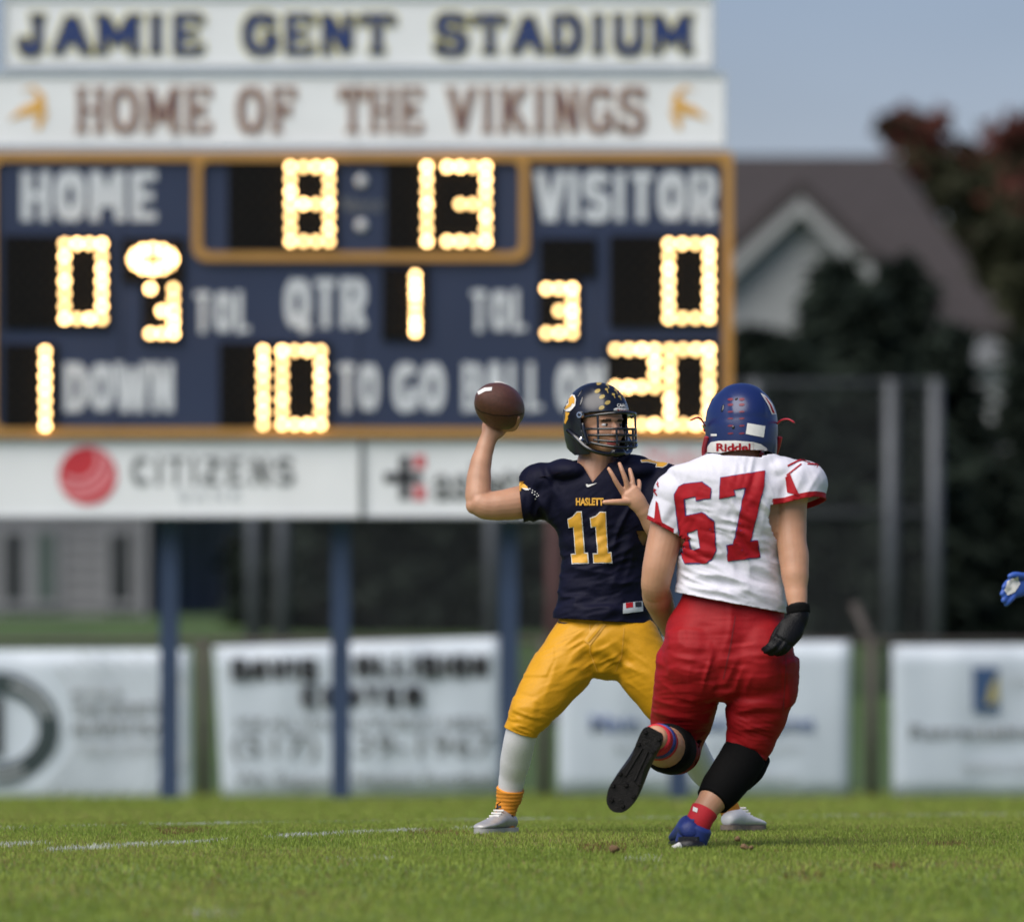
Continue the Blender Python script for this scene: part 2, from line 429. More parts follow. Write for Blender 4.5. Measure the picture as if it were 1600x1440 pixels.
# the grass itself
def blades(n, y0, y1, h0, h1, wd, rg):
    y = y0 + (y1 - y0) * rg.random(n)
    x = (rg.random(n) * 2 - 1) * (0.055 * y + 1.1)
    z = gz(x, y)
    big = vn(np.stack([x * 1.3, y * 0.7, x * 0], 1), 1); mid = vn(np.stack([x * 6, y * 4, x * 0], 1), 2)
    h = (h0 + (h1 - h0) * rg.random(n)) * (1 + 0.25 * mid)
    wd = wd * (0.7 + 0.6 * rg.random(n))
    az = rg.random(n) * 2 * np.pi; lean = (0.15 + 0.75 * rg.random(n)) * h
    fa = rg.random(n) * np.pi
    ox, oy = np.cos(fa) * wd, np.sin(fa) * wd
    lx, ly = np.cos(az) * lean, np.sin(az) * lean
    v = np.empty((n, 5, 3))
    v[:, 0] = np.stack([x - ox, y - oy, z - 0.004], 1); v[:, 1] = np.stack([x + ox, y + oy, z - 0.004], 1)
    v[:, 2] = np.stack([x + ox * .7 + lx * .35, y + oy * .7 + ly * .35, z + h * 0.6], 1)
    v[:, 3] = np.stack([x - ox * .7 + lx * .35, y - oy * .7 + ly * .35, z + h * 0.6], 1)
    v[:, 4] = np.stack([x + lx, y + ly, z + h * (1 - 0.15 * rg.random(n))], 1)
    g = 0.5 + 0.5 * np.clip(big * 0.8 + mid * 0.5, -1, 1)
    c0 = np.array([0.195, 0.280, 0.042]); c1 = np.array([0.330, 0.388, 0.076])
    c = c0 + (c1 - c0) * (0.65 * g + 0.35 * rg.random(n))[:, None]
    c *= (0.8 + 0.4 * rg.random(n))[:, None]
    dry = rg.random(n) < (0.07 + 0.18 * np.clip(big, 0, 1))
    c[dry] = np.array([0.28, 0.22, 0.09]) * (0.7 + 0.5 * rg.random(dry.sum()))[:, None]
    br = vn(np.stack([x * 3.1, y * 1.1, x * 0 + 4], 1), 21) > 0.80
    c[br & (rg.random(n) < .45)] = (0.20, 0.12, 0.05)
    wt = line_w(x, y); pa = rg.random(n) < wt
    c[pa] = np.array([0.68, 0.69, 0.66]) * (0.75 + 0.3 * rg.random(pa.sum()))[:, None]
    return v.reshape(-1, 3), np.repeat(c, 5, 0)
V, Cc = [], []
for a in ((110000, 26.5, 36, .014, .026, .0024), (340000, 36, 47, .010, .024, .0015), (110000, 47, 62, .013, .027, .0030), (70000, 62, 84.5, .022, .045, .007)):
    v, c = blades(*a, rng); V.append(v); Cc.append(c)
V = np.concatenate(V); Cc = np.concatenate(Cc); nb = len(V) // 5
me = bpy.data.meshes.new('grass')
me.vertices.add(len(V)); me.vertices.foreach_set('co', V.astype(np.float32).ravel())
base = (np.arange(nb) * 5)[:, None]
li = np.concatenate([base + np.array([[0, 1, 2, 3]]), base + np.array([[3, 2, 4]])], 1)
me.loops.add(nb * 7); me.loops.foreach_set('vertex_index', li.ravel().astype(np.int32))
me.polygons.add(nb * 2)
st = np.stack([np.arange(nb) * 7, np.arange(nb) * 7 + 4], 1).ravel().astype(np.int32)
me.polygons.foreach_set('loop_start', st)
me.update(calc_edges=True); me.validate()
ca = me.color_attributes.new('tint', 'FLOAT_COLOR', 'POINT')
ca.data.foreach_set('color', np.concatenate([Cc, np.ones((len(Cc), 1))], 1).astype(np.float32).ravel())
tag(obj('grass', me, M_blade), 'short mown field grass with faded white paint lines', 'grass', kind='stuff')

# ------------------------------------------------------------------ scoreboard
DS = 73.6
def sbx(mb, x0, x1, yt, yb, d0, d1): return mb.box(PX(x0, DS), PX(x1, DS), d0, d1, PZ(yb, DS), PZ(yt, DS))
def rrect(x0, x1, yt, yb, r, n=6):
    out = []
    for cx, cy, a0 in ((x1-r, yt+r, 0), (x0+r, yt+r, 90), (x0+r, yb-r, 180), (x1-r, yb-r, 270)):
        for k in range(n + 1):
            a = math.radians(a0 + 90 * k / n); out.append((cx + r*math.cos(a), cy - r*math.sin(a)))
    return out
def ring(x0, x1, yt, yb, wd, ro, ri, d, thick):
    o = [(PX(x, d), PZ(y, d)) for x, y in rrect(x0, x1, yt, yb, ro)]
    i = [(PX(x, d), PZ(y, d)) for x, y in rrect(x0+wd, x1-wd, yt+wd, yb-wd, ri)]
    n = len(o); v = []
    for yy in (d - thick, d):
        v += [(x, yy, z) for x, z in o] + [(x, yy, z) for x, z in i]
    f = []
    for k in range(n):
        q = (k + 1) % n
        f += [(k, q, n+q, n+k), (2*n+k, 3*n+k, 3*n+q, 2*n+q), (k, 2*n+k, 2*n+q, q), (n+k, n+q, 3*n+q, 3*n+k)]
    return MB().add(v, f)
gb = float(gz(0, DS + .3))
board = empty('scoreboard', (PX(562, DS), DS + 0.3, gb), 'navy football scoreboard with gold trim and lit bulb digits on blue posts', 'scoreboard')
sbx(MB(), -21, 1145, 237, 683, DS, DS + 0.28).build('cabinet', M_navy, board)
ring(-21, 1145, 237, 683, 15, 4, 14, DS - 0.004, 0.03).build('border_trim', M_goldtrim, board)
ring(301, 826, 238, 408, 14, 22, 14, DS - 0.036, 0.012).build('clock_trim', M_goldtrim, board)
text('Nevco', 530, 598, 308, 330, DS - 0.003, M_grey, board, bold=0.0, shear=0.3)
for px_ in (190, 562, 934):
    sbx(MB(), px_ - .8, px_ + .8, 410 if px_ == 562 else 253, 667, DS - .0025, DS - .0005).build('panel_joint', M_black, board)
for y in (283, 352):
    MB().ell(P(565, y, DS - .01), .042, .02, .042, n=12, m=8).build('colon_dot', M_label, board, True)
BULBS = []
for e_ in (5.0, 7.5, 10.0):
    bm_ = MB().ell((0, 0, 0), .024, .020, .024, n=8, m=6).mesh('bulb', True); bm_.materials.append(mat('lit_lamp', (1, .8, .5), .4, 20, 0, emit=(1.0, .57, .21), estr=e_)); BULBS.append(bm_)
G = {'0': ['1111','1001','1001','1001','1001','1001','1111'], '1': ['1']*7,
     '8': ['1111','1001','1001','1111','1001','1001','1111'], '3': ['1111','0001','0001','0111','0001','0001','1111'],
     '2': ['1111','0001','0001','1111','1000','1000','1111'],
     't': ['111','001','011','001','111'], 'h': ['101','001','011','001','111'],
     'f': ['01110','11011','01110']}
def digit(panel, g, x0, x1, y0, y1):
    if g == 'f':                                            # ball-shaped lamp cluster
        for n_, rx, ry in ((12, 31, 17), (2, 14, 0)):
            for k in range(n_):
                a = 2 * math.pi * (k + 0) / n_
                b = bpy.data.objects.new('bulb', random.choice(BULBS)); b.location = P((x0+x1)/2 + rx*math.cos(a), 405 + ry*math.sin(a), DS - .055); link(b, panel)
        return
    rows = G[g]; nr, ncol = len(rows), len(rows[0])
    for j, r in enumerate(rows):
        for i, ch in enumerate(r):
            if ch != '1': continue
            px = (x0 + x1) / 2 if ncol == 1 else x0 + 11 + (x1 - x0 - 22) * i / (ncol - 1)
            py = y0 + 11 + (y1 - y0 - 22) * j / (nr - 1)
            b = bpy.data.objects.new('bulb', random.choice(BULBS)); b.location = P(px, py, DS - 0.055); link(b, panel)
def sockets(panel, x0, x1, y0, y1):
    mb = MB()
    nxs = max(1, round((x1 - x0 - 22) / 19)); nys = max(1, round((y1 - y0 - 22) / 19))
    for i in range(nxs + 1):
        for j in range(nys + 1):
            c = P(x0 + 11 + (x1-x0-22) * i / nxs, y0 + 11 + (y1-y0-22) * j / nys, DS - 0.036)
            mb.ell(c, .018, .012, .018, n=6, m=4)
    tag(mb.build('unlit_bulbs', M_socket, panel), kind='stuff')
PANELS = [((356, 527, 248, 390), [('8', 443, 525, 250, 388)]), ((603, 772, 248, 390), [('1', 652, 682, 250, 388), ('3', 688, 770, 250, 388)]),
          ((6, 172, 368, 512), [('0', 90, 170, 370, 509)]), ((192, 288, 372, 440), [('f', 194, 284, 374, 437)]),
          ((222, 284, 441, 534), [('h', 224, 282, 440, 532)]), ((843, 930, 372, 432), []), ((842, 907, 438, 532), [('t', 843, 905, 440, 531)]),
          ((952, 1122, 368, 510), [('0', 1034, 1119, 370, 508)]), ((597, 668, 418, 530), [('1', 634, 664, 420, 529)]),
          ((6, 90, 537, 669), [('1', 55, 86, 538, 676)]), ((343, 516, 535, 669), [('1', 396, 426, 537, 674), ('0', 430, 512, 537, 674)]),
          ((946, 1122, 533, 669), [('2', 951, 1034, 535, 674), ('0', 1036, 1119, 535, 674)])]
for (a, b, c, d), ds in PANELS:
    p = sbx(MB(), a, b, c, d, DS - 0.034, DS - 0.001).build('digit_panel', M_black, board)
    sockets(p, a, b, c, d)
    for q in ds: digit(p, *q)
for px in (262, 531, 795, 1062):
    x = PX(px, DS); hw = 0.066
    mb = MB().box(x-hw, x+hw, DS+.285, DS+.30, gb - .3, PZ(690, DS))
    mb.box(x-hw, x+hw, DS+.45, DS+.465, gb - .3, PZ(690, DS)).box(x-.012, x+.012, DS+.30, DS+.45, gb - .3, PZ(690, DS))
    mb.build('support_post', M_post, board)
for y in (260, 660):
    sbx(MB(), -15, 1140, y, y + 18, DS + .281, DS + .36).build('cross_beam', M_post, board)

# glyphs with slab serifs for the two upper signs
def glyph(ch, wt):
    h = wt / 2; L = lambda *a: ('l',) + a
    S = lambda x, y, q=.17: ('s', x, y, q)
    lo, hi = 0.06, 0.94
    T = {'A': [L(.14, lo, .5, hi), L(.86, lo, .5, hi), L(.28, .33, .72, .33), S(.12, lo, .15), S(.88, lo, .15)],
         'D': [L(.2, lo, .2, hi), ('a', .45, .5, .38, .44, -90, 90), L(.08, lo, .48, lo), L(.08, hi, .48, hi)],
         'E': [L(.22, lo, .22, hi), L(.08, hi, .86, hi), L(.22, .5, .62, .5), L(.08, lo, .86, lo), L(.84, lo, .84, .24), L(.84, hi, .84, .76), L(.62, .4, .62, .6)],
         'F': [L(.25, lo, .25, hi), L(.08, hi, .86, hi), L(.25, .5, .64, .5), S(.25, lo), L(.84, hi, .84, .74), L(.64, .4, .64, .6)],
         'G': [('a', .5, .5, .38, .44, 40, 325), L(.86, .12, .86, .46), L(.56, .46, .95, .46), L(.8, .95, .8, .72)],
         'H': [L(.2, lo, .2, hi), L(.8, lo, .8, hi), L(.2, .5, .8, .5), S(.2, lo), S(.2, hi), S(.8, lo), S(.8, hi)],
         'I': [L(.5, lo, .5, hi), S(.5, lo, .3), S(.5, hi, .3)],
         'J': [L(.62, .3, .62, hi), ('a', .38, .3, .24, .25, 180, 360), S(.62, hi, .24), L(.14, .3, .14, .42)],
         'K': [L(.2, lo, .2, hi), L(.25, .42, .8, hi), L(.4, .55, .84, lo), S(.2, lo), S(.2, hi), S(.82, hi, .14), S(.84, lo, .14)],
         'M': [L(.16, lo, .16, hi), L(.84, lo, .84, hi), L(.17, hi, .5, .25), L(.83, hi, .5, .25), S(.14, lo, .13), S(.86, lo, .13), S(.1, hi, .1), S(.9, hi, .1)],
         'N': [L(.2, lo, .2, hi), L(.8, lo, .8, hi), L(.2, hi, .8, lo), S(.2, lo, .15), S(.14, hi, .13), S(.8, hi, .15)],
         'O': [('a', .5, .5, .38, .44, 0, 360)],
         'S': [('a', .5, .71, .32, .23, 20, 270), ('a', .5, .28, .34, .24, -160, 90), L(.83, .95, .83, .74), L(.15, .05, .15, .28)],
         'T': [L(.5, lo, .5, hi), L(.08, hi, .92, hi), S(.5, lo, .22), L(.1, hi, .1, .72), L(.9, hi, .9, .72)],
         'U': [L(.2, .36, .2, hi), L(.8, .36, .8, hi), ('a', .5, .36, .3, .31, 180, 360), S(.2, hi), S(.8, hi)],
         'V': [L(.14, hi, .5, lo), L(.86, hi, .5, lo), S(.14, hi, .15), S(.86, hi, .15)]}
    return T[ch]
def sans(ch):
    L = lambda *a: ('l',) + a
    lo, hi = .09, .91
    return {'A': [L(.1, 0, .46, 1), L(.9, 0, .54, 1), L(.25, .3, .75, .3)], 'B': [L(.2, 0, .2, 1), L(.2, hi, .55, hi), L(.2, .5, .58, .5), L(.2, lo, .58, lo), ('a', .55, .705, .27, .205, -90, 90), ('a', .58, .295, .27, .205, -90, 90)],
            'C': [('a', .52, .5, .34, .41, 48, 312)], 'D': [L(.2, 0, .2, 1), L(.2, hi, .45, hi), L(.2, lo, .45, lo), ('a', .45, .5, .38, .41, -90, 90)],
            'E': [L(.22, 0, .22, 1), L(.22, hi, .88, hi), L(.22, .5, .78, .5), L(.22, lo, .88, lo)], 'G': [('a', .52, .5, .34, .41, 45, 325), L(.84, .05, .84, .48), L(.56, .44, .9, .44)],
            'H': [L(.2, 0, .2, 1), L(.8, 0, .8, 1), L(.2, .5, .8, .5)], 'I': [L(.5, 0, .5, 1)], 'L': [L(.22, 0, .22, 1), L(.22, lo, .88, lo)],
            'M': [L(.15, 0, .15, 1), L(.85, 0, .85, 1), L(.18, .96, .5, .3), L(.82, .96, .5, .3)], 'N': [L(.2, 0, .2, 1), L(.8, 0, .8, 1), L(.22, .96, .78, .04)],
            'O': [('a', .5, .5, .33, .41, 0, 360)], 'Q': [('a', .5, .5, .33, .41, 0, 360), L(.55, .3, .86, -.08)], 'R': [L(.2, 0, .2, 1), L(.2, hi, .55, hi), L(.2, .46, .55, .46), ('a', .55, .685, .27, .225, -90, 90), L(.52, .46, .84, 0)],
            'S': [('a', .5, .70, .30, .21, 25, 270), ('a', .5, .29, .32, .21, -155, 90)], 'T': [L(.5, 0, .5, 1), L(.06, hi, .94, hi)], 'V': [L(.1, 1, .46, 0), L(.9, 1, .54, 0)],
            'W': [L(.06, 1, .27, 0), L(.29, 0, .5, .9), L(.5, .9, .71, 0), L(.73, 0, .94, 1)], 'Z': [L(.1, hi, .9, hi), L(.85, .9, .15, .1), L(.1, lo, .9, lo)]}.get(ch, [])
def slab_text(s, x0, x1, yt, yb, d, m, parent, wt=0.2, hw=1.0, grow=0.0, wide=None, font=None):
    """letters from thick strokes; every stroke lies a hair deeper than the last"""
    wd = wide or {'I': .55, 'J': .8, 'M': 1.25, 'E': .92, 'F': .9}
    tot = sum(wd.get(c, 1.0) for c in s) + 0.12 * (len(s) - 1)
    u = (x1 - x0) / tot; H = yb - yt; x = x0; mb = MB(); k = 0
    for ch in s:
        cw = wd.get(ch, 1.0) * u
        def pt(a, b): return (PX(x + a * cw, d), PZ(yb - b * H, d))
        wv = wt * min(u, H) * d / FPX * 0.5 + grow; wh = wv * hw + grow * (1 - hw)
        for g in (font(ch) if font else glyph(ch, wt)):
            k += 1; y0 = d - 0.004 - 0.0002 * (k % 9)
            if g[0] == 's': a, b = pt(g[1] - g[3], g[2]), pt(g[1] + g[3], g[2]); segs = [(a, b)]
            elif g[0] == 'l': segs = [(pt(g[1], g[2]), pt(g[3], g[4]))]
            else:
                n = 14; q = [pt(g[1] + g[3] * math.cos(math.radians(g[5] + (g[6]-g[5]) * i / n)), g[2] + g[4] * math.sin(math.radians(g[5] + (g[6]-g[5]) * i / n))) for i in range(n + 1)]
                segs = list(zip(q[:-1], q[1:]))
            for (ax, az), (bx, bz) in segs:
                k += 1; dx, dz = bx - ax, bz - az; L = math.hypot(dx, dz) or 1e-6
                ww = wv * abs(dz / L) + wh * abs(dx / L)
                if g[0] == 's': ww = wh * 0.8 + grow * .2
                nx_, nz_ = -dz / L * ww, dx / L * ww
                ex, ez = (dx / L * ww * .35, dz / L * ww * .35) if g[0] == 'a' else (dx / L * grow, dz / L * grow)
                yy = d - 0.004 - 0.00015 * (k % 17)
                mb.prism([(ax-ex+nx_, az-ez+nz_), (ax-ex-nx_, az-ez-nz_), (bx+ex-nx_, bz+ez-nz_), (bx+ex+nx_, bz+ez+nz_)], yy, d)
        x += cw + 0.12 * u
    return mb.build('lettering', m, parent)
SW = {'I': .42, 'W': 1.35, 'M': 1.2, 'T': .92, 'L': .85, ' ': .45}
def sans_text(s, x0, x1, yt, yb, d, m, parent, wt=.34): return slab_text(s, x0, x1, yt, yb, d, m, parent, wt, 0.85, 0.0, SW, sans)
for s, a in (('HOME', (32, 250, 268, 345)), ('VISITOR', (838, 1120, 268, 345)), ('TOL', (303, 393, 455, 520)), ('QTR', (445, 572, 435, 512)),
             ('TOL', (735, 825, 453, 518)), ('DOWN', (100, 272, 567, 643)), ('TO', (527, 592, 567, 643)), ('GO', (614, 695, 567, 643)), ('BALL', (722, 850, 567, 643)), ('ON', (870, 948, 567, 643))):
    sans_text(s, *a, DS - 0.003, M_label, board)
def sign(name, x0, x1, yt, yb, d, label, cat, mpanel, frame=5, mframe=None, group=None, th=0.06):
    e = empty(name, (PX((x0+x1)/2, d), d, PZ(yb, d)), label, cat, group)
    MB().box(PX(x0, d), PX(x1, d), d, d + th, PZ(yb, d), PZ(yt, d)).build('panel', mpanel, e)
    if frame: ring(x0, x1, yt, yb, frame, .5, .4, d - .001, .018).build('frame', mframe or M_alu, e)
    return e
s1 = sign('stadium_name_sign', 3, 1116, -6, 108, DS + .05, 'white sign reading JAMIE GENT STADIUM in blue slab letters, top of scoreboard', 'sign', M_white_sign, 6, th=.2)
for wv, a, b in (('JAMIE', 30, 320), ('GENT', 380, 617), ('STADIUM', 678, 1083)):
    slab_text(wv, a, b, 23, 84, DS + .047, M_yel, s1, .27, .75, 0.013)
    slab_text(wv, a, b, 23, 84, DS + .041, M_royal, s1, .27, .75, 0.0)
s2 = sign('team_name_sign', -24, 1134, 115, 230, DS + .03, 'white sign reading HOME OF THE VIKINGS between two gold emblems', 'sign', M_white_sign, 4, th=.2)
for wv, a, b in (('HOME', 118, 332), ('OF', 370, 464), ('THE', 530, 662), ('VIKINGS', 698, 1010)):
    slab_text(wv, a, b, 135, 210, DS + .027, M_tan, s2, .22, .4, 0.009)
    slab_text(wv, a, b, 135, 210, DS + .021, M_maroon, s2, .22, .4, 0.0)
for cx, sg in ((45, 1), (1076, -1)):                       # gold crest shapes at both ends
    mb = MB(); d = DS + .027
    for poly in ([(-32, 18), (-8, -4), (6, -8), (14, -20), (4, -30), (-12, -26), (6, -36), (24, -22), (26, 0), (14, 8), (-4, 10)], [(18, 8), (30, 2), (24, 20), (14, 36), (10, 20)]):
        pp = [(PX(cx + sg * x, d), PZ(170 + y, d)) for x, y in poly]
        mb.prism(pp if sg > 0 else pp[::-1], d - .005, d)
    mb.build('emblem', M_emblem, s2)
for px_ in (275, 556, 840): MB().box(PX(px_-.7, DS), PX(px_+.7, DS), DS + .0285, DS + .0298, PZ(226, DS), PZ(119, DS)).build('panel_joint', M_grey, s2)
s3 = sign('bank_sponsor_sign', -24, 563, 686, 808, DS + .03, 'white sponsor sign with red striped ball and CITIZENS lettering under scoreboard', 'sign', M_white_sign, 4, th=.2)
d = DS + .027
def disc(cx, cy, r, n=28): return [(PX(cx + r*math.cos(2*math.pi*k/n), d), PZ(cy + r*math.sin(2*math.pi*k/n), d)) for k in range(n)]
MB().prism(disc(137, 743, 46), d - .004, d).build('logo_ball', M_redlogo, s3)
mb = MB()
for k, (r, wdt) in enumerate(((32, 3.6), (46, 4.6), (60, 3.2))):      # pale swirl bands, clipped to the ball
    cx, cy = 122, 718
    seg = []
    for q in range(0, 41):
        a = math.radians(-30 + 160 * q / 40)
        x, y = cx + r * math.cos(a), cy + r * math.sin(a)
        if math.hypot(x - 137, y - 743) < 44: seg.append(a)
    for a, b in zip(seg[:-1], seg[1:]):
        mb.prism([(PX(cx + rr*math.cos(t), d), PZ(cy + rr*math.sin(t), d)) for rr, t in ((r-wdt, a), (r+wdt, a), (r+wdt, b), (r-wdt, b))], d - .006, d - .0042)
mb.build('logo_bands', M_pink, s3)
sans_text('CITIZENS', 203, 462, 713, 758, d, M_grey, s3, .24)
text('B A N K', 282, 378, 765, 783, d, M_ltgrey, s3, bold=0.0)
s4 = sign('medical_sponsor_sign', 568, 1142, 686, 808, DS + .03, 'white sponsor sign with black cross and red squares logo under scoreboard', 'sign', M_white_sign, 4, th=.2)
def rect(x0, x1, y0, y1): return [(PX(x0, d), PZ(y1, d)), (PX(x1, d), PZ(y1, d)), (PX(x1, d), PZ(y0, d)), (PX(x0, d), PZ(y0, d))]
MB().prism(rect(600, 660, 738, 754), d - .004, d).prism(rect(624, 641, 712, 780), d - .0045, d - .0001).build('logo_cross', M_ink, s4)
for a in ((647, 664, 711, 732), (647, 664, 759, 781)): MB().prism(rect(*a), d - .005, d).build('logo_square', M_redlogo, s4)
text('aslett', 676, 830, 722, 782, d, M_grey, s4, bold=0.03)
text('Medical', 1010, 1120, 700, 730, d, M_pink, s4, bold=0.0)

# ------------------------------------------------------------------ low fence with banners
DF = 81.0; gf0 = float(gz(0, DF))
def wires(mb, x0, x1, y, z0, z1, sp, r):
    H = z1 - z0; n = int((x1 - x0 + H) / sp)
    for k in range(n):
        for sgn in (1, -1):
            a = x0 - H + k * sp if sgn > 0 else x0 + k * sp
            p, q = [a, z0], [a + sgn * H, z1]
            def clip(p, q):
                (ax, az), (bx, bz) = p, q
                for lim, s in ((x0, 1), (x1, -1)):
                    if (ax - lim) * s < 0 and (bx - lim) * s < 0: return None
                    if (ax - lim) * s < 0: t = (lim-ax)/(bx-ax); ax, az = lim, az + t*(bz-az)
                    if (bx - lim) * s < 0: t = (lim-ax)/(bx-ax); bx, bz = lim, az + t*(bz-az)
                return (ax, az), (bx, bz)
            c = clip(p, q)
            if c: mb.rod((c[0][0], y + sgn * r, c[0][1]), (c[1][0], y + sgn * r, c[1][1]), r, n=3)
    return mb
fence = empty('low_chain_link_fence', (0, DF, gf0), 'low chain link fence with brown posts carrying the sponsor banners', 'fence')
ztop = PZ(1001, DF)
for px in (-720, -200, 318, 850, 1362, 1880, 2400):
    MB().rod((PX(px, DF), DF, gf0 - .3), (PX(px, DF), DF, ztop + .02), .042, n=10).build('post', M_rust, fence, True)
MB().rod((PX(-720, DF), DF, ztop), (PX(2400, DF), DF, ztop), .024, n=8).build('top_rail', M_rust, fence, True)
MB().rod((PX(1336, DF), DF + .25, PZ(945, DF)), (PX(1366, DF), DF, PZ(1015, DF)), .04, n=8).build('leaning_brace', M_rust, fence, True)
tag(wires(MB(), PX(-720, DF), PX(2400, DF), DF, gf0 + .03, ztop, .07, .0016).build('chain_link', M_wire, fence), kind='stuff')
DB = DF - 0.07
def banner(quad, label, name='sponsor_banner'):
    cx = sum(q[0] for q in quad) / 4
    e = empty(name, (PX(cx, DB), DB, PZ(quad[2][1], DB)), label, 'banner', None)
    # sheet with slight waves
    n, m_ = 24, 8; v = []
    for j in range(m_ + 1):
        for i in range(n + 1):
            a, b = i / n, j / m_
            x = (quad[0][0]*(1-a)+quad[1][0]*a)*(1-b) + (quad[3][0]*(1-a)+quad[2][0]*a)*b
            y = (quad[0][1]*(1-a)+quad[1][1]*a)*(1-b) + (quad[3][1]*(1-a)+quad[2][1]*a)*b
            v.append((PX(x, DB), DB + .010 * math.sin(a * 17 + b * 3) + .006 * math.sin(a * 41 + 2), PZ(y, DB)))
    k = len(v); v += [(x, y + .006, z) for x, y, z in v]
    f = [(j*(n+1)+i, (j+1)*(n+1)+i, (j+1)*(n+1)+i+1, j*(n+1)+i+1) for j in range(m_) for i in range(n)]
    f += [tuple(q + k for q in t[::-1]) for t in f]
    bd = [i for i in range(n+1)] + [j*(n+1)+n for j in range(1, m_+1)] + [m_*(n+1)+i for i in range(n-1, -1, -1)] + [j*(n+1) for j in range(m_-1, 0, -1)]
    f += [(a, b, b + k, a + k) for a, b in zip(bd, bd[1:] + bd[:1])]
    MB().add(v, f).build('sheet', M_banner, e, True)
    for q in quad:                                     # ties to the fence mesh
        MB().rod((PX(q[0] + (6 if q[0] < cx else -6), DB), DB - .019, PZ(q[1] + (6 if q[1] < 1100 else -6), DB)), (PX(q[0] + (6 if q[0] < cx else -6), DB), DF, PZ(q[1] + (6 if q[1] < 1100 else -6), DB)), .012, n=8).build('tie', M_steel, e)
    return e
DT = DB - .020
b1 = banner([(-190, 1016), (298, 1014), (299, 1256), (-190, 1258)], 'pale banner with grey swirl stripes and dark oval badge, beside DAVIS COLLISION CENTER banner')
def arcs(cx, cy, rx, ry, a0, a1, wd, m, parent, name, dd=0.0, n=40, clip=None):
    v = []
    for k in range(n + 1):
        a = math.radians(a0 + (a1 - a0) * k / n)
        for rr in (0, 1): v.append((PX(cx + (rx - rr*wd)*math.cos(a), DT), DT - dd, PZ(cy + (ry - rr*wd)*math.sin(a), DT)))
    ok = lambda k: clip is None or all(PX(clip[0], DT) < v[i][0] < PX(clip[1], DT) and PZ(clip[3], DT) < v[i][2] < PZ(clip[2], DT) for i in (2*k, 2*k+1, 2*k+2, 2*k+3))
    fs = [(2*k, 2*k+1, 2*k+3, 2*k+2) for k in range(n) if ok(k)]
    us = sorted({i for f in fs for i in f}); ix = {u: i for i, u in enumerate(us)}
    return MB().add([v[u] for u in us], [tuple(ix[i] for i in f) for f in fs]).build(name, m, parent) if fs else None
arcs(-4, 1138, 97, 88, 0, 360, 33, M_dkgreen, b1, 'badge_ring')
MB().prism([(PX(x, DT), PZ(y, DT)) for x, y in ((-20, 1180), (4, 1180), (4, 1090), (-20, 1090))], DT - .002, DT).build('badge_bar', M_ink, b1)
arcs(-4, 1138, 85, 76, -75, -15, 7, M_ltgrey, b1, 'badge_print', .002)
arcs(-4, 1138, 85, 76, 60, 120, 7, M_ltgrey, b1, 'badge_print', .002)
for k in range(9):
    arcs(-60, 1130, 190 + 24 * k, 150 + 15 * k, -38, 48, 4.5, M_ltgrey, b1, 'swirl_stripe', -.003, 60, (-188, 294, 1019, 1252))
text('MOBILE', 111, 190, 1074, 1088, DT, M_ltgrey, b1, bold=.01)
text('THE SPORTS', 111, 250, 1098, 1116, DT, M_grey, b1, bold=.01)
text('ALWAYS PLAY', 111, 268, 1126, 1147, DT, M_grey, b1, bold=.015)
text('HEALTH CENTER', 128, 250, 1160, 1178, DT, M_ltgrey, b1, bold=0)
b2 = banner([(334, 1010), (782, 995), (784, 1240), (348, 1252)], 'white banner reading DAVIS COLLISION CENTER with a phone number')
sans_text('DAVIS', 360, 496, 1029, 1061, DT, M_ink, b2, .36); sans_text('COLLISION', 522, 765, 1024, 1056, DT, M_ink, b2, .36)
sans_text('CENTER', 470, 660, 1073, 1103, DT, M_ink, b2, .36)
text('FOR ALL YOUR AUTO BODY NEEDS', 370, 762, 1120, 1138, DT, M_grey, b2, bold=.0)
text('(517) 339-1967', 362, 772, 1146, 1192, DT, M_grey, b2, bold=.0)
text('We Support Haslett Football', 366, 770, 1206, 1232, DT, M_grey, b2, bold=.0)
b3 = banner([(873, 1003), (1329, 1002), (1326, 1246), (872, 1240)], 'white banner with dark blue lettering behind the two players')
text('Main', 922, 1000, 1116, 1142, DT, M_bluetext, b3, bold=.02)
text('Street', 1016, 1140, 1116, 1142, DT, M_bluetext, b3, bold=.02)
text('Homes', 1190, 1272, 1116, 1142, DT, M_bluetext, b3, bold=.02)
text('building in your town', 960, 1250, 1160, 1176, DT, M_ltgrey, b3, bold=0)
text('call us today', 980, 1245, 1206, 1222, DT, M_ltgrey, b3, bold=0)
b4 = banner([(1394, 1008), (1850, 1006), (1850, 1246), (1395, 1246)], 'white banner with small blue and yellow square logo and grey lettering')
MB().prism([(PX(x, DT), PZ(y, DT)) for x, y in ((1520, 1112), (1560, 1112), (1560, 1042), (1520, 1042))], DT - .002, DT).build('logo', mat('blue_logo', (0.03, 0.07, 0.16), .5), b4)
MB().prism([(PX(x, DT), PZ(y, DT)) for x, y in ((1540, 1100), (1560, 1096), (1560, 1052), (1548, 1070))], DT - .004, DT - .0022).build('logo_shape', mat('yellow_logo', (0.32, 0.28, 0.10), .5), b4)
text('TW', 1575, 1640, 1055, 1078, DT, M_ltgrey, b4, bold=0)
text('Retractable Screens', 1422, 1760, 1131, 1153, DT, M_grey, b4, bold=.01)
text('www.screens.com', 1502, 1740, 1190, 1206, DT, M_ltgrey, b4, bold=0)

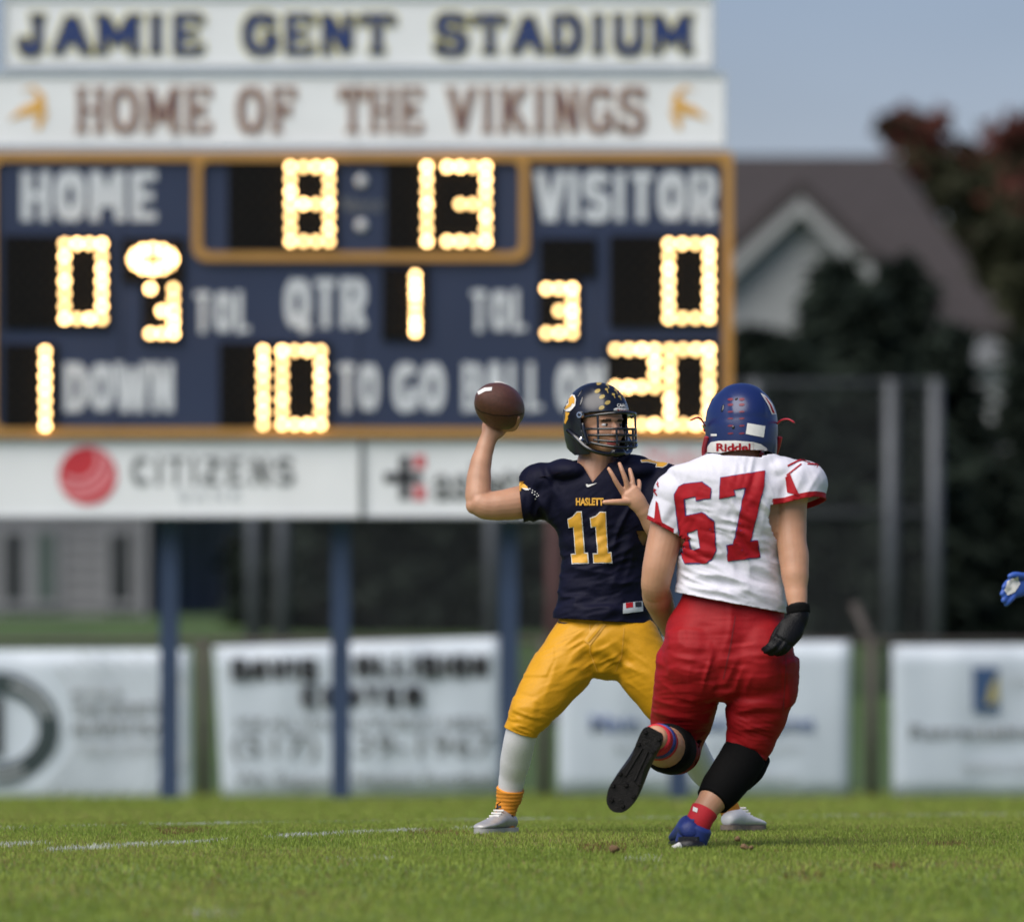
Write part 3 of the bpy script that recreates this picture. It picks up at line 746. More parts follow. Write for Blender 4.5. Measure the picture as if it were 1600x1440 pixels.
# ------------------------------------------------------------------ tall fence behind
DTF = 100.0; gt = float(gz(0, DTF))
tf = empty('tall_backstop_fence', (0, DTF, gt), 'tall grey chain link fence with paired steel posts behind the scoreboard', 'fence')
for px in (395, 441, 768, 1128, 1180, 1392, 1461):
    MB().rod((PX(px, DTF), DTF, gt - .3), (PX(px, DTF), DTF, PZ(592, DTF)), .068, n=10).build('post', M_steel, tf, True)
for y in (600, 803):
    MB().rod((PX(395, DTF), DTF, PZ(y, DTF)), (PX(1461, DTF), DTF, PZ(y, DTF)), .04, n=8).build('rail', M_wire, tf, True)
tag(wires(MB(), PX(395, DTF), PX(1461, DTF), DTF, gt + .05, PZ(600, DTF), .085, .0042).build('chain_link', M_wire, tf), kind='stuff')
dpx = 866
rp = MB().rod((PX(dpx, 96), 96, float(gz(0, 96)) - .2), (PX(dpx, 96), 96, PZ(770, 96)), .07, n=10)
rp.rod((PX(dpx, 96), 96, PZ(770, 96)), (PX(dpx, 96), 96, PZ(764, 96)), .085, n=10)
rp = rp.build('utility_pole', M_brick, None, True); tag(rp, 'dull red pole with cap standing behind the passer', 'pole')

# ------------------------------------------------------------------ houses
def gzf(y): return float(gz(0, y))
DH = 126.0
h1 = empty('grey_house', (PX(0, DH), DH, gzf(DH)), 'low grey sided house with narrow windows below the bank sign', 'house')
z0 = gzf(DH); ze = PZ(700, DH)
x0, x1, xp = PX(-520, DH), PX(388, DH), PX(226, DH)
MB().box(x0, xp, DH, DH + 9, z0 - .3, ze).build('wall', M_siding, h1)
MB().box(xp + .003, x1, DH + 2.4, DH + 9, z0 - .3, ze).build('porch_wall', M_siding, h1)
k = z0 + .12
while k < ze - .1:                                        # clapboards
    MB().add([(x0, DH - .002, k), (xp, DH - .002, k), (xp, DH - .022, k), (x0, DH - .022, k), (x0, DH - .002, k + .16), (xp, DH - .002, k + .16)],
             [(0, 1, 2, 3), (3, 2, 5, 4), (0, 3, 4), (1, 5, 2), (0, 4, 5, 1)]).build('clapboard', M_siding, h1); k += .18
MB().prism([(x0 - .5, ze), (x1 + .5, ze), (x1 - 2, ze + 1.9), (x0 + 2, ze + 1.9)], DH - .6, DH + 9.6).build('roof', M_shingle, h1)
def window(px0, px1, py0, py1, y, d, parent, m=None, nm='window'):
    s = d
    f = MB().box(PX(px0, s) - .09, PX(px1, s) + .09, y - .06, y - .025, PZ(py1, s) - .09, PZ(py0, s) + .09).build(nm, M_trim, parent)
    MB().box(PX(px0, s), PX(px1, s), y - .075, y - .061, PZ(py1, s), PZ(py0, s)).build('pane', m or M_glass, f)
window(8, 35, 832, 938, DH, DH, h1); window(58, 86, 830, 938, DH, DH, h1, M_gdoor, 'door'); window(173, 202, 832, 938, DH, DH, h1)
window(-120, -60, 832, 900, DH, DH, h1)
window(246, 276, 820, 952, DH + 2.4, DH, h1, M_gdoor, 'door'); window(340, 372, 830, 938, DH + 2.4, DH, h1)
MB().box(PX(222, DH), PX(232, DH), DH - .4, DH - .24, z0 - .3, ze).build('porch_column', M_trim, h1)
MB().box(PX(382, DH), PX(392, DH), DH - .4, DH - .24, z0 - .3, ze).build('porch_column', M_brick, h1)

D2 = 140.0; z0 = gzf(D2); ze = PZ(510, D2); zr = PZ(243, D2)
h2 = empty('brown_roofed_house', (PX(1300, D2), D2, z0), 'house with wide brown shingle roof and pale gable above dark evergreens', 'house')
xa, xb = PX(700, D2), PX(1520, D2)
MB().box(xa, xb, D2, D2 + 10, z0 - .3, ze - .02).build('wall', M_siding, h2)
ridge_y = D2 + 5; xr0, xr1 = PX(820, ridge_y), PX(1395, ridge_y); zr = PZ(243, ridge_y)
ov = .5
MB().add([(xa-ov, D2-ov, ze), (xb+ov, D2-ov, ze), (xb+ov, D2+10+ov, ze), (xa-ov, D2+10+ov, ze), (xr0, ridge_y, zr), (xr1, ridge_y, zr)],
         [(0, 1, 5, 4), (1, 2, 5), (2, 3, 4, 5), (3, 0, 4), (0, 3, 2, 1)]).build('roof', M_shingle, h2)
MB().box(xa-ov, xb+ov, D2-ov-.03, D2-ov+.01, ze-.16, ze-.005).build('gutter', M_shingle, h2)
yg = D2 - 1.1                                             # gable wing
ga, gb_, gp = P(1140, 412, yg), P(1352, 412, yg), P(1250, 312, yg)
MB().prism([(ga.x, z0 - .3), (gb_.x, z0 - .3), (gb_.x, ga.z), (gp.x, gp.z), (ga.x, ga.z)], yg, D2 + 3.5).build('gable_wall', M_siding_w, h2)
for s, e in ((1, gb_), (-1, ga)):
    dv = Vector((e.x - gp.x, 0, e.z - gp.z)).normalized(); e2 = Vector((e.x, 0, e.z)) + dv * .45
    up = Vector((-dv.z, 0, dv.x)) * (1 if s > 0 else -1)
    if up.z < 0: up = -up
    q = [Vector((gp.x, 0, gp.z + .03)), e2 + up * .03, e2 + up * .2, Vector((gp.x, 0, gp.z + .26))]
    MB().prism([(p.x, p.z) for p in q], yg - .35, D2 + 3.6).build('gable_roof', M_shingle, h2)
    q = [Vector((gp.x, 0, gp.z - .18)), e2 - up * .16, e2 + up * .026, Vector((gp.x, 0, gp.z + .026))]
    MB().prism([(p.x, p.z) for p in q], yg - .34, yg - .2).build('barge_board', M_siding_w, h2)
wx0, wx1 = PX(1395, D2), PX(1440, D2)
window(1450, 1490, 540, 600, D2, D2, h2); window(1380, 1420, 540, 600, D2, D2, h2)
# pale shed standing at the right
D3 = 133.0; z0 = gzf(D3)
h3 = empty('white_shed', (PX(1560, D3), D3, z0), 'small white shed half hidden among the evergreens', 'shed')
MB().box(PX(1515, D3), PX(1590, D3), D3, D3 + 2, z0 - .2, PZ(570, D3)).build('wall', M_siding_w, h3)
MB().prism([(PX(1508, D3), PZ(570, D3)), (PX(1597, D3), PZ(570, D3)), (PX(1552, D3), PZ(530, D3))], D3 - .2, D3 + 2.2).build('roof', M_trim, h3)
MB().box(PX(1540, D3), PX(1565, D3), D3 - .03, D3 - .003, z0, PZ(690, D3)).build('door', M_trim, h3)

# ------------------------------------------------------------------ trees
def leaf_mesh(pts, size, rg, aspect=1.0, droop=None):
    n = len(pts); a = rg.normal(size=(n, 3)); a /= np.linalg.norm(a, axis=1)[:, None]
    b = rg.normal(size=(n, 3)); b -= a * np.sum(a * b, 1)[:, None]; b /= np.linalg.norm(b, axis=1)[:, None]
    if droop is not None:
        a = droop + 0.35 * a; a /= np.linalg.norm(a, axis=1)[:, None]; b -= a * np.sum(a * b, 1)[:, None]; b /= np.linalg.norm(b, axis=1)[:, None]
    s = size * (0.6 + 0.8 * rg.random(n))[:, None]
    v = np.stack([pts - a*s*aspect, pts + b*s*.5, pts + a*s*aspect, pts - b*s*.5], 1).reshape(-1, 3)
    me = bpy.data.meshes.new('crown'); me.vertices.add(4*n); me.vertices.foreach_set('co', v.astype(np.float32).ravel())
    me.loops.add(4*n); me.loops.foreach_set('vertex_index', np.arange(4*n, dtype=np.int32))
    me.polygons.add(n); me.polygons.foreach_set('loop_start', np.arange(0, 4*n, 4, dtype=np.int32))
    me.update(calc_edges=True); return me
def conifer(px, top, hw, d, label, seed):
    rg = np.random.default_rng(seed); z0 = gzf(d); x = PX(px, d); H = PZ(top, d) - z0; R = hw * d / FPX
    e = empty('evergreen_tree', (x, d, z0), label, 'tree', 'dark evergreens behind the field')
    MB().rod((x, d, z0 - .3), (x, d, z0 + H * .96), .03 + .02 * H, .015, n=8).build('trunk', M_bark, e, True)
    pts, dr = [], []; limbs = MB(); z = .12
    while z < H - .1:
        t = z / H; L = R * 1.2 * (1 - t) ** .6 + .08
        nb_ = 9 if t < .75 else 6
        a0 = rg.random() * 6.28
        for k in range(nb_):
            a = a0 + 6.283 * k / nb_ + rg.normal() * .2; ll = L * (.7 + .45 * rg.random())
            dv = np.array([math.cos(a), math.sin(a), -.22 + .1 * rg.normal()])
            o = np.array([x, d, z0 + z])
            limbs.rod(o, o + dv * ll * .9, .018, .005, n=3)
            m = int(24 + 80 * ll)
            u = rg.random(m) ** .7
            q = o + dv * (u * ll)[:, None] + rg.normal(size=(m, 3)) * (.05 + .10 * ll * u[:, None] * .6)
            pts.append(q); dr.append(np.repeat(dv[None], m, 0))
        z += .17 + .10 * rg.random()
    limbs.build('limbs', M_bark, e)
    obj('crown', leaf_mesh(np.concatenate(pts), .12, rg, 1.1, np.concatenate(dr)), M_con, e)
cl = [(455, 640, 78, 114), (545, 600, 92, 112), (640, 560, 95, 115), (735, 590, 95, 112), (830, 540, 100, 115), (925, 590, 95, 112), (1020, 560, 100, 115), (1110, 590, 85, 112),
      (1180, 500, 80, 116), (1310, 405, 90, 114), (1412, 405, 100, 117), (1358, 440, 90, 111), (1482, 500, 75, 113), (1612, 520, 62, 116), (1700, 420, 95, 114), (1560, 700, 70, 110), (1235, 520, 85, 110), (1450, 650, 80, 109), (1650, 690, 80, 110)]
lab = {8: 'dark evergreen tree in front of the pale gable, beside the scoreboard edge', 9: 'tall pointed dark evergreen in front of the brown roofed house', 10: 'broad dark evergreen in front of the brown roof slope',
       12: 'shorter dark evergreen next to the white shed', 13: 'dark evergreen on the far side of the white shed', 15: 'low dark evergreen growing in front of the white shed'}
for i, (px, tp, hw, d) in enumerate(cl):
    conifer(px, tp, hw, d, lab.get(i, 'dark evergreen tree in the row behind the tall chain link fence'), 100 + i)
def decid(px, d, lobes, label, seed, red):
    rg = np.random.default_rng(seed); z0 = gzf(d); x = PX(px, d)
    e = empty('autumn_tree', (x, d, z0), label, 'tree', None)
    tr = MB(); top = P(lobes[0][0], lobes[0][1] + 40, d)
    tr.rod((x, d, z0 - .3), (x, d, z0 + (top.z - z0) * .45), .26, .18, n=10)
    fork = Vector((x, d, z0 + (top.z - z0) * .42)); P_, Rr = [], []
    for lx, ly, r, dd in lobes:
        c = P(lx, ly, d); c.y += dd; rr = r * d / FPX
        tr.rod(fork, c, .11, .03, n=6)
        for k in range(7):
            v = Vector(rg.normal(size=3)).normalized() * rr * .8
            tr.rod(c - Vector((0, 0, rr * .3)), c + v, .03, .008, n=4)
        n = int(620 * rr * rr) + 150
        cl_ = rg.normal(size=(16, 3)); cl_ /= np.linalg.norm(cl_, axis=1)[:, None]; cl_ *= rr * (.35 + .65 * rg.random((16, 1)))
        q = cl_[rg.integers(0, 16, n)] + rg.normal(size=(n, 3)) * rr * .24
        P_.append(q + np.array(c)); Rr.append(np.full(n, c.z))
    tr.build('trunk', M_bark, e, True)
    q = np.concatenate(P_); zz = q[:, 2] + rg.normal(size=len(q)) * .35
    hi = zz > np.quantile(zz, 1 - red)
    cm = leaf_mesh(q, .16, rg); cm.materials.append(M_leafg); cm.materials.append(M_leafr)
    cm.polygons.foreach_set('material_index', hi.astype(np.int32)); obj('crown', cm, None, e)
decid(1475, 152, [(1440, 215, 48, 0), (1470, 270, 60, .6), (1515, 300, 62, -.5), (1530, 370, 70, .4), (1410, 195, 30, .2), (1560, 440, 70, 0)], 'tree with reddish autumn top leaning over the end of the brown roof', 31, .22)
decid(1640, 121, [(1575, 400, 60, 0), (1620, 360, 70, .3), (1600, 460, 60, -.3), (1660, 430, 80, 0)], 'dark leafy tree standing between the shed and the brown roofed house', 33, .04)
decid(1610, 150, [(1590, 225, 56, 0), (1630, 300, 75, .5), (1580, 350, 75, -.5), (1640, 420, 80, 0), (1590, 480, 70, .6), (1660, 210, 60, .3)], 'dark tree with red tipped crown standing right of the leaning autumn tree', 32, .22)

# ------------------------------------------------------------------ people
class Fig:
    def __init__(s, D): s.D = D; s.k = D / FPX
    def q(s, px, py, dd=0.0): return P(px, py, s.D + dd)
    def r(s, v): return v * s.k
    def T(s, rows):
        """rows (px, py, depth offset in m, half width px[, half depth px])"""
        return [(s.q(r[0], r[1], r[2]), s.r(r[3]), s.r(r[4] if len(r) > 4 else r[3])) for r in rows]

M_redseam = mat('dark_red_thread', (0.17, 0.004, 0.006), .7)
M_sticker = mat('dull_gold_sticker', (0.36, 0.26, 0.07), .4)
M_award = mat('dull_red_sticker', (0.16, 0.01, 0.03), 0.5)
def cut_vee(me, vee):
    """open a V at the collar, camera side of the garment"""
    bm = bmesh.new(); bm.from_mesh(me)
    pl = [P(*q, 39.8) for q in vee]; c = sum(pl, Vector()) / 3
    near = lambda: [f for f in bm.faces if (f.calc_center_median() - c).length < .2 and f.calc_center_median().y < 40.0]
    pls = []
    for a, b in ((pl[0], pl[1]), (pl[1], pl[2])):
        t = (b - a); n = Vector((-t.z, 0, t.x)).normalized()
        if n.dot(pl[2] - a if b == pl[1] else pl[0] - a) > 0: n = -n
        pls.append((a, n)); fs = near(); g = set(fs)
        for f in fs: g.update(f.verts); g.update(f.edges)
        bmesh.ops.bisect_plane(bm, geom=list(g), plane_co=a, plane_no=n, dist=1e-5)
    bmesh.ops.delete(bm, geom=[f for f in near() if all((f.calc_center_median() - a).dot(n) < 0 for a, n in pls)], context='FACES')
    bm.to_mesh(me); bm.free(); me.shade_smooth()
def hem_band(me, pt, n, rad, wd, side, px):
    pt, n = Vector(pt), Vector(n).normalized()
    bm = bmesh.new(); bm.from_mesh(me); fs = [f for f in bm.faces if (f.calc_center_median() - pt).length < rad]; g = set(fs)
    for f in fs: g.update(f.verts); g.update(f.edges)
    bmesh.ops.bisect_plane(bm, geom=list(g), plane_co=pt - n * wd, plane_no=n, dist=1e-5); bm.to_mesh(me); bm.free(); me.shade_smooth()
    for f in me.polygons:
        q = f.center - pt
        if q.length < rad and q.dot(n) > -wd and side * (800 + f.center.x * FPX / f.center.y - px) > 0: f.material_index = 1
def sock_tube(F, rows, name, m, parent, n=28, sub=8, ribs=0.0):
    mb = MB().tube(F.T(rows), n=n, sub=sub, cap=0.15)
    return mb.build(name, m, parent, True)

def shoe(heel, fwd, up, L, mu, msole, parent, studs=True, laces=None, wide=1.0):
    """low boot: heel point on the sole line, forward and up directions"""
    f = Vector(fwd).normalized(); u = (Vector(up) - Vector(up).dot(f) * f).normalized(); s = f.cross(u)
    M = Matrix((s * wide, f, u)).transposed(); o = Vector(heel)
    prof = [(0.00, .026, .040, .050), (0.06, .036, .058, .062), (0.18, .038, .085, .080), (0.30, .036, .088, .086), (0.42, .038, .070, .072), (0.56, .044, .050, .054),
            (0.70, .049, .038, .042), (0.84, .046, .030, .034), (0.95, .034, .022, .026), (1.0, .018, .014, .018)]
    n = 20; vs = []; sc_ = L / .30
    for t, hw, hz, top in prof:
        for j in range(n):
            a = 2 * math.pi * j / n
            x = hw * sc_ * (abs(math.cos(a)) ** .8) * (1 if math.cos(a) >= 0 else -1)
            z = top * sc_ * (.5 + .5 * math.sin(a)) + .012
            if math.sin(a) > 0: x *= 1 - .35 * math.sin(a) ** 2
            vs.append(o + M @ Vector((x, t * L, z)))
    K = len(prof)
    fs = [(i*n+j, i*n+(j+1) % n, (i+1)*n+(j+1) % n, (i+1)*n+j) for i in range(K-1) for j in range(n)] + [tuple(range(n)), tuple(range((K-1)*n, K*n))]
    sh = MB().add(vs, fs).build('shoe', mu, parent, True)
    sub_ = sh.modifiers.new('s', 'SUBSURF'); sub_.levels = 1; sub_.render_levels = 1
    # sole plate
    out = [(-.024, .0), (-.036, .06), (-.034, .22), (-.027, .42), (-.042, .66), (-.045, .80), (-.034, .93), (-.016, .99), (0, 1.005)]
    fine = []
    for i in range(len(out) - 1):
        p0, p1, p2, p3 = (Vector(out[min(max(i + k, 0), len(out) - 1)]) for k in (-1, 0, 1, 2))
        for k in range(4):
            t = k / 4; fine.append(tuple(.5 * ((2*p1) + (p2-p0)*t + (2*p0-5*p1+4*p2-p3)*t*t + (3*p1-p0-3*p2+p3)*t**3)))
    out = fine + [out[-1]]
    ring_ = [(x * sc_, t * L) for x, t in out] + [(-x * sc_ * .96, t * L) for x, t in out[::-1][1:]]
    m_ = len(ring_); vs = [o + M @ Vector((x, y, z)) for z in (.016, -.004) for x, y in ring_]
    MB().add(vs, [tuple(range(m_)), tuple(range(2*m_-1, m_-1, -1))] + [(i, i+m_, (i+1) % m_+m_, (i+1) % m_) for i in range(m_)]).build('sole', msole, sh)
    if studs:
        for x, t in ((-.024, .07), (.024, .07), (-.026, .22), (.026, .22), (-.034, .60), (.034, .60), (-.036, .75), (.036, .75), (-.02, .90), (.02, .90), (0, .68)):
            a = o + M @ Vector((x * sc_, t * L, -.002)); b = o + M @ Vector((x * sc_, t * L, -.016))
            MB().rod(a, b, .0085, .005, n=8).build('stud', msole, sh)
        rb = MB()
        for x in (-.011, .011):
            rb.rod(o + M @ Vector((x, .24 * L, -.005)), o + M @ Vector((x * 1.6, .6 * L, -.005)), .005, .004, n=6)
            rb.build('sole_rib', msole, sh); rb = MB()
    if laces:
        for t in (.40, .46, .52, .58):
            h = (.078 - (t - .40) * .19) * sc_ + .012
            MB().rod(o + M @ Vector((-.02, t * L, h)), o + M @ Vector((.02, (t + .03) * L, h)), .004, n=6).build('lace', laces, sh)
    return sh

def hand(F, mb, palm, tips, rad=3.4):
    """palm: rows for a flattened tube; tips: list of finger rows"""
    mb.tube(F.T(palm), n=16, sub=4)
    for t in tips: mb.tube(F.T(t), n=10, sub=4, cap=.9)

def helmet(parent, c, yaw, pitch, roll, S, mshell, mmask, mstrap, bumper=None, front_plate=None):
    """c: helmet centre; yaw turns the face from the camera (-Y) towards +X"""
    R = Matrix.Rotation(yaw, 3, 'Z') @ Matrix.Rotation(pitch, 3, 'X') @ Matrix.Rotation(roll, 3, 'Y') @ Matrix.Rotation(math.pi, 3, 'Z')
    X = lambda x, y, z: c + R @ (Vector((x, y, z)) * S)           # local: x left/right, y forward, z up
    na, nr = 160, 110; vs = []
    def prof(t):
        if t < .55:
            a = t / .55 * math.pi / 2; return .130 * math.cos(a), math.sin(a)
        z = -(t - .55) / .45 * .152; return z, 1 - .17 * (z / .152) ** 2
    for i in range(nr):
        z, s = prof((i + .25) / nr)
        for j in range(na):
            az = 2 * math.pi * j / na - math.pi                    # 0 = forward
            fx, fy = math.sin(az), math.cos(az)
            ly = .136 if fy > 0 else .150
            x, y = .118 * s * fx, ly * s * fy
            k = 1.0
            if z > -.02:                                           # raised centre ridge over the crown
                k += .028 * max(0, min(1, (.058 - abs(x)) / .012 + .5)) * max(0, min(1, (z + .02) / .03))
            if fy < -.2:                                           # step above the nape
                k += .022 * (1 / (1 + math.exp(-(-.012 - z) * 260))) * min(1, (-fy - .2) * 3) * (1 - max(0, min(1, (-.085 - z) / .02)))
            if abs(az) > .9 and abs(az) < 2.2 and z < -.06:        # jaw flare
                k += .03 * min(1, (-.06 - z) / .05)
            vs.append((x * k, y * k, z * (1 + (k - 1) * .6)))
    def keep(x, y, z):
        az = abs(math.degrees(math.atan2(x, y)))
        zb = -.112 if az > 135 else (-.112 - .038 * min(1, (135 - az) / 40))
        if z < zb: return False
        if az < 100:
            top = .012 - .004 * (az / 60) ** 2
            lim = 66 if z > -.055 else 66 - (-.055 - z) / .09 * 14
            if z < top and az < lim: return False
        return True
    fs = []
    for i in range(nr - 1):
        for j in range(na):
            q = (i*na+j, i*na+(j+1) % na, (i+1)*na+(j+1) % na, (i+1)*na+j)
            m = [sum(vs[a][k] for a in q) / 4 for k in range(3)]
            if keep(*m): fs.append(q)
    fs.append(tuple(range(na)))
    me = bpy.data.meshes.new('helmet'); me.from_pydata([X(*v) for v in vs], [], fs); me.update()
    bm = bmesh.new(); bm.from_mesh(me); bmesh.ops.delete(bm, geom=[v for v in bm.verts if not v.link_faces], context='VERTS')
    bmesh.ops.recalc_face_normals(bm, faces=bm.faces)
    for _ in range(3): bmesh.ops.smooth_vert(bm, verts=bm.verts, factor=.5, use_axis_x=True, use_axis_y=True, use_axis_z=True)
    bm.to_mesh(me); bm.free()
    h = obj('helmet', me, mshell, parent, True); thicken(h, .006)
    tree = bvh_of(me)
    # dark padding inside
    pad = MB(); pad.ell(X(0, -.035, .016), .104 * S, .096 * S, .104 * S, R).build('padding', M_hblack, h, True)
    # face mask: bars bowed round the face
    def bar(zl, zc, a0, a1, r=.0048, yo=0.0, n=16):
        mb = MB(); pts = []
        for k in range(n + 1):
            a = math.radians(a0 + (a1 - a0) * k / n)
            e = (abs(a0 + (a1 - a0) * k / n) / 72.0) ** 2
            pts.append((X(.112 * math.sin(a), .030 + yo + .158 * math.cos(a), zc + (zl - zc) * min(1, e)), r * S, r * S))
        return mb.tube(pts, n=8, sub=2).build('mask_bar', mmask, h, True)
    bar(-.006, .004, -74, 74, .0056); bar(-.052, -.058, -74, 74); bar(-.076, -.082, -70, 70); bar(-.100, -.130, -66, 66, .006); bar(-.090, -.108, -60, 60)
    for a in (-52, -20, 20, 52):
        A = math.radians(a); e = (abs(a) / 72) ** 2
        top = .004 - .010 * e if abs(a) > 30 else -.058
        pts = [(X(.112 * math.sin(A), .030 + .158 * math.cos(A), z), .0046 * S, .0046 * S) for z in (top, -.04 if abs(a) > 30 else -.08, -.082 - .0 * e, -.126 + .024 * e)]
        MB().tube(pts, n=8, sub=3).build('mask_bar', mmask, h, True)
    for sx in (-1, 1):                                             # buckles, chin straps, jaw pads
        for yy, zz, rr in ((.050, .004, .015), (.046, -.094, .013)):
            hit = tree.find_nearest(X(sx * .125, yy, zz)); n_ = (hit[0] - c).normalized()
            mb = MB().rod(hit[0] - n_ * .004, hit[0] + n_ * .008, rr * S, rr * .8 * S, n=14); mb.build('buckle', M_buckle, h)
            MB().rod(hit[0] + n_ * .0081, hit[0] + n_ * .011, rr * .45 * S, rr * .4 * S, n=10).build('buckle_screw', M_hblack, h)
        a, b = X(sx * .121, .03, -.085), X(sx * .05, .112, -.148)
        MB().tube([(X(sx * .122, -.03, -.05), .009, .004), (a, .009, .004), (X(sx * .10, .075, -.128), .009, .005), (b, .009, .005), (X(0, .135, -.150), .012, .008)], n=8, sub=4).build('chin_strap', mstrap, h, True)
        MB().tube([(X(sx * .100, .045, -.03), .008, .008), (X(sx * .096, .050, -.07), .011, .010), (X(sx * .088, .058, -.112), .010, .010)], n=10, sub=3).build('jaw_pad', M_hblack, h, True)
        for yy, zz, ln in ((.01, .095, .020), (.035, .052, .022), (-.11, .035, .016)):   # vent slots
            hit = tree.find_nearest(X(sx * .09, yy, zz)); p = hit[0]
            Rm = (hit[1]).to_track_quat('Z', 'Y').to_matrix()
            MB().ell(p, .007, ln, .003, Rm, n=10, m=6).build('vent', M_hblack, h)
    MB().ell(X(0, .128, -.146), .036 * S, .022 * S, .020 * S, R).build('chin_cup', M_hblack, h, True)
    return h, me, X, R

def head(mb, X, S):
    """skull and face inside the helmet, local helmet axes"""
    e = lambda x, y, z, a, b, c_: mb.ell(X(x, y, z), a * S, b * S, c_ * S, HR)
    e(0, .010, -.005, .086, .100, .100); e(0, .038, -.060, .073, .076, .084); e(0, .070, -.114, .042, .040, .032)
    e(0, .112, -.056, .011, .018, .026); e(0, .124, -.070, .016, .014, .011)                          # nose
    e(0, .094, -.016, .056, .022, .014)                                                                # brow
    for s in (-1, 1): e(s * .040, .076, -.068, .027, .024, .024); e(s * .083, -.01, -.05, .010, .022, .030)
    e(0, .100, -.098, .026, .013, .007); e(0, .098, -.109, .022, .013, .008)                           # lips

# ---- passer in navy and gold
Q = Fig(40.0)
qb = empty('person', (PX(905, 40), 40.2, 0.0), 'person in navy number 11 jersey and gold pants, arm cocked to throw', 'person', 'football players')
hc = Q.q(933, 651, -.02)
q_h, q_hm, QX, HR = helmet(qb, hc, math.radians(35), math.radians(-3), 0, 1.0, M_hnavy, M_hblack, M_hblack)
bodyb = MB()
head(bodyb, QX, 1.0)
bodyb.tube(Q.T([(928, 765, -.03, 34, 30), (929, 735, -.02, 29, 29), (935, 690, .0, 27, 30)]))           # neck
bodyb.tube(Q.T([(941, 985, .02, 60, 42), (943, 890, .02, 58, 40), (944, 810, .02, 76, 46), (941, 765, .02, 80, 44), (935, 738, .02, 50, 36)]))
ARM_R = [(870, 770, .03, 32), (835, 780, .02, 28, 30), (805, 786, .0, 25.5, 27), (782, 789, -.02, 23.5, 25), (760, 790, -.03, 21.5, 23), (746, 784, -.03, 19.5, 21)]
bodyb.tube(Q.T(ARM_R)); bodyb.ell(Q.q(740, 789, -.03), Q.r(12.5), Q.r(15), Q.r(14))
bodyb.tube(Q.T([(748, 792, -.03, 17), (747, 774, -.02, 20.5, 20), (748, 750, 0, 19.5, 19), (751, 725, .015, 17.0, 17), (757, 703, .025, 14.5, 13.5), (763, 686, .03, 13.5, 11), (770, 672, .035, 16, 11)]))
hand(Q, bodyb, [(764, 684, .035, 13, 10), (772, 668, .05, 20, 10), (782, 652, .075, 21, 10)],
     [[(790, 668, .045, 7), (802, 668, .02, 6), (808, 660, -.01, 4.6), (809, 652, -.035, 4.0)],
      [(768, 655, .07, 4.4), (762, 634, .085, 4.0), (766, 616, .07, 3.6), (772, 604, .045, 3.3)],
      [(777, 650, .08, 4.4), (775, 628, .10, 4.0), (778, 610, .085, 3.6), (781, 600, .06, 3.3)],
      [(787, 650, .08, 4.4), (789, 630, .10, 4.0), (792, 613, .08, 3.6), (794, 604, .055, 3.3)],
      [(795, 655, .075, 4.2), (802, 640, .09, 3.6), (806, 627, .075, 3.3), (807, 618, .055, 3.0)]])
bodyb.tube(Q.T([(1022, 768, .02, 32), (1038, 805, -.04, 28), (1046, 835, -.12, 24), (1044, 850, -.17, 20)]))     # other arm
bodyb.tube(Q.T([(1046, 852, -.17, 17), (1036, 840, -.21, 20), (1022, 820, -.25, 17.5), (1008, 801, -.28, 13, 11), (1000, 790, -.29, 12.5, 9)]))
hand(Q, bodyb, [(1004, 795, -.29, 12, 8.5), (994, 782, -.30, 15, 8.5), (983, 769, -.30, 16, 7.5)],
     [[(974, 770, -.30, 5.0), (964, 755, -.315, 4.2), (957, 742, -.32, 3.8), (951, 732, -.315, 3.2)],
      [(981, 763, -.30, 5.0), (977, 748, -.31, 4.3), (972, 735, -.31, 3.9), (968, 724, -.30, 3.3)],
      [(989, 762, -.295, 4.8), (988, 750, -.29, 4.3), (986, 741, -.28, 3.9), (984, 733, -.265, 3.4)],
      [(997, 768, -.29, 4.5), (999, 758, -.275, 4.0), (998, 751, -.255, 3.6)],
      [(984, 784, -.305, 6.0), (970, 784, -.325, 5.2), (957, 784, -.335, 4.6), (944, 784.5, -.335, 3.8)]])
RLEG = [(905, 1005, .02, 38), (868, 1055, -.03, 34), (838, 1098, -.07, 27), (818, 1130, -.09, 21), (812, 1155, -.07, 20), (806, 1185, -.02, 19), (800, 1215, .03, 16), (796, 1240, .05, 14), (790, 1268, .07, 13.5), (788, 1287, .07, 15)]
LLEG = [(983, 1005, .02, 38), (1018, 1055, .0, 34), (1045, 1100, .0, 27), (1064, 1138, .05, 21), (1080, 1170, .16, 20), (1096, 1198, .26, 19), (1116, 1226, .36, 16), (1133, 1250, .45, 14), (1143, 1272, .50, 14)]
bodyb.tube(Q.T(RLEG)); bodyb.tube(Q.T(LLEG)); bodyb.tube(Q.T([(942, 960, .02, 64, 42), (943, 1000, .02, 74, 48), (943, 1030, .02, 58, 42)]))
bme = remesh(bodyb, .0042, 3)
bc = coords(bme)
bme.materials.append(M_skin); bme.materials.append(M_lip); bme.materials.append(M_brow)
Ri = HR.inverted()
for p in bme.polygons:
    l = Ri @ (p.center - hc)
    if l.y > .097 and abs(l.x) < .027 and -.115 < l.z < -.094: p.material_index = 1
    elif l.y > .07 and .014 < abs(l.x) < .048 and -.026 < l.z < -.016: p.material_index = 2
    elif l.z > .01 or (l.y < .02 and l.z > -.07 and abs(l.x) < .1 and l.length < .13): p.material_index = 2
obj('body', bme, None, qb)
for s in (-1, 1):
    e = MB().ell(QX(s * .032, .091, -.038), .0145, .0125, .0085, HR, n=12, m=8).build('eye', M_eye, qb, True)
    MB().ell(QX(s * .032 - .003, .1020, -.038), .0062, .004, .0068, HR, n=10, m=6).build('iris', M_iris, e, True)

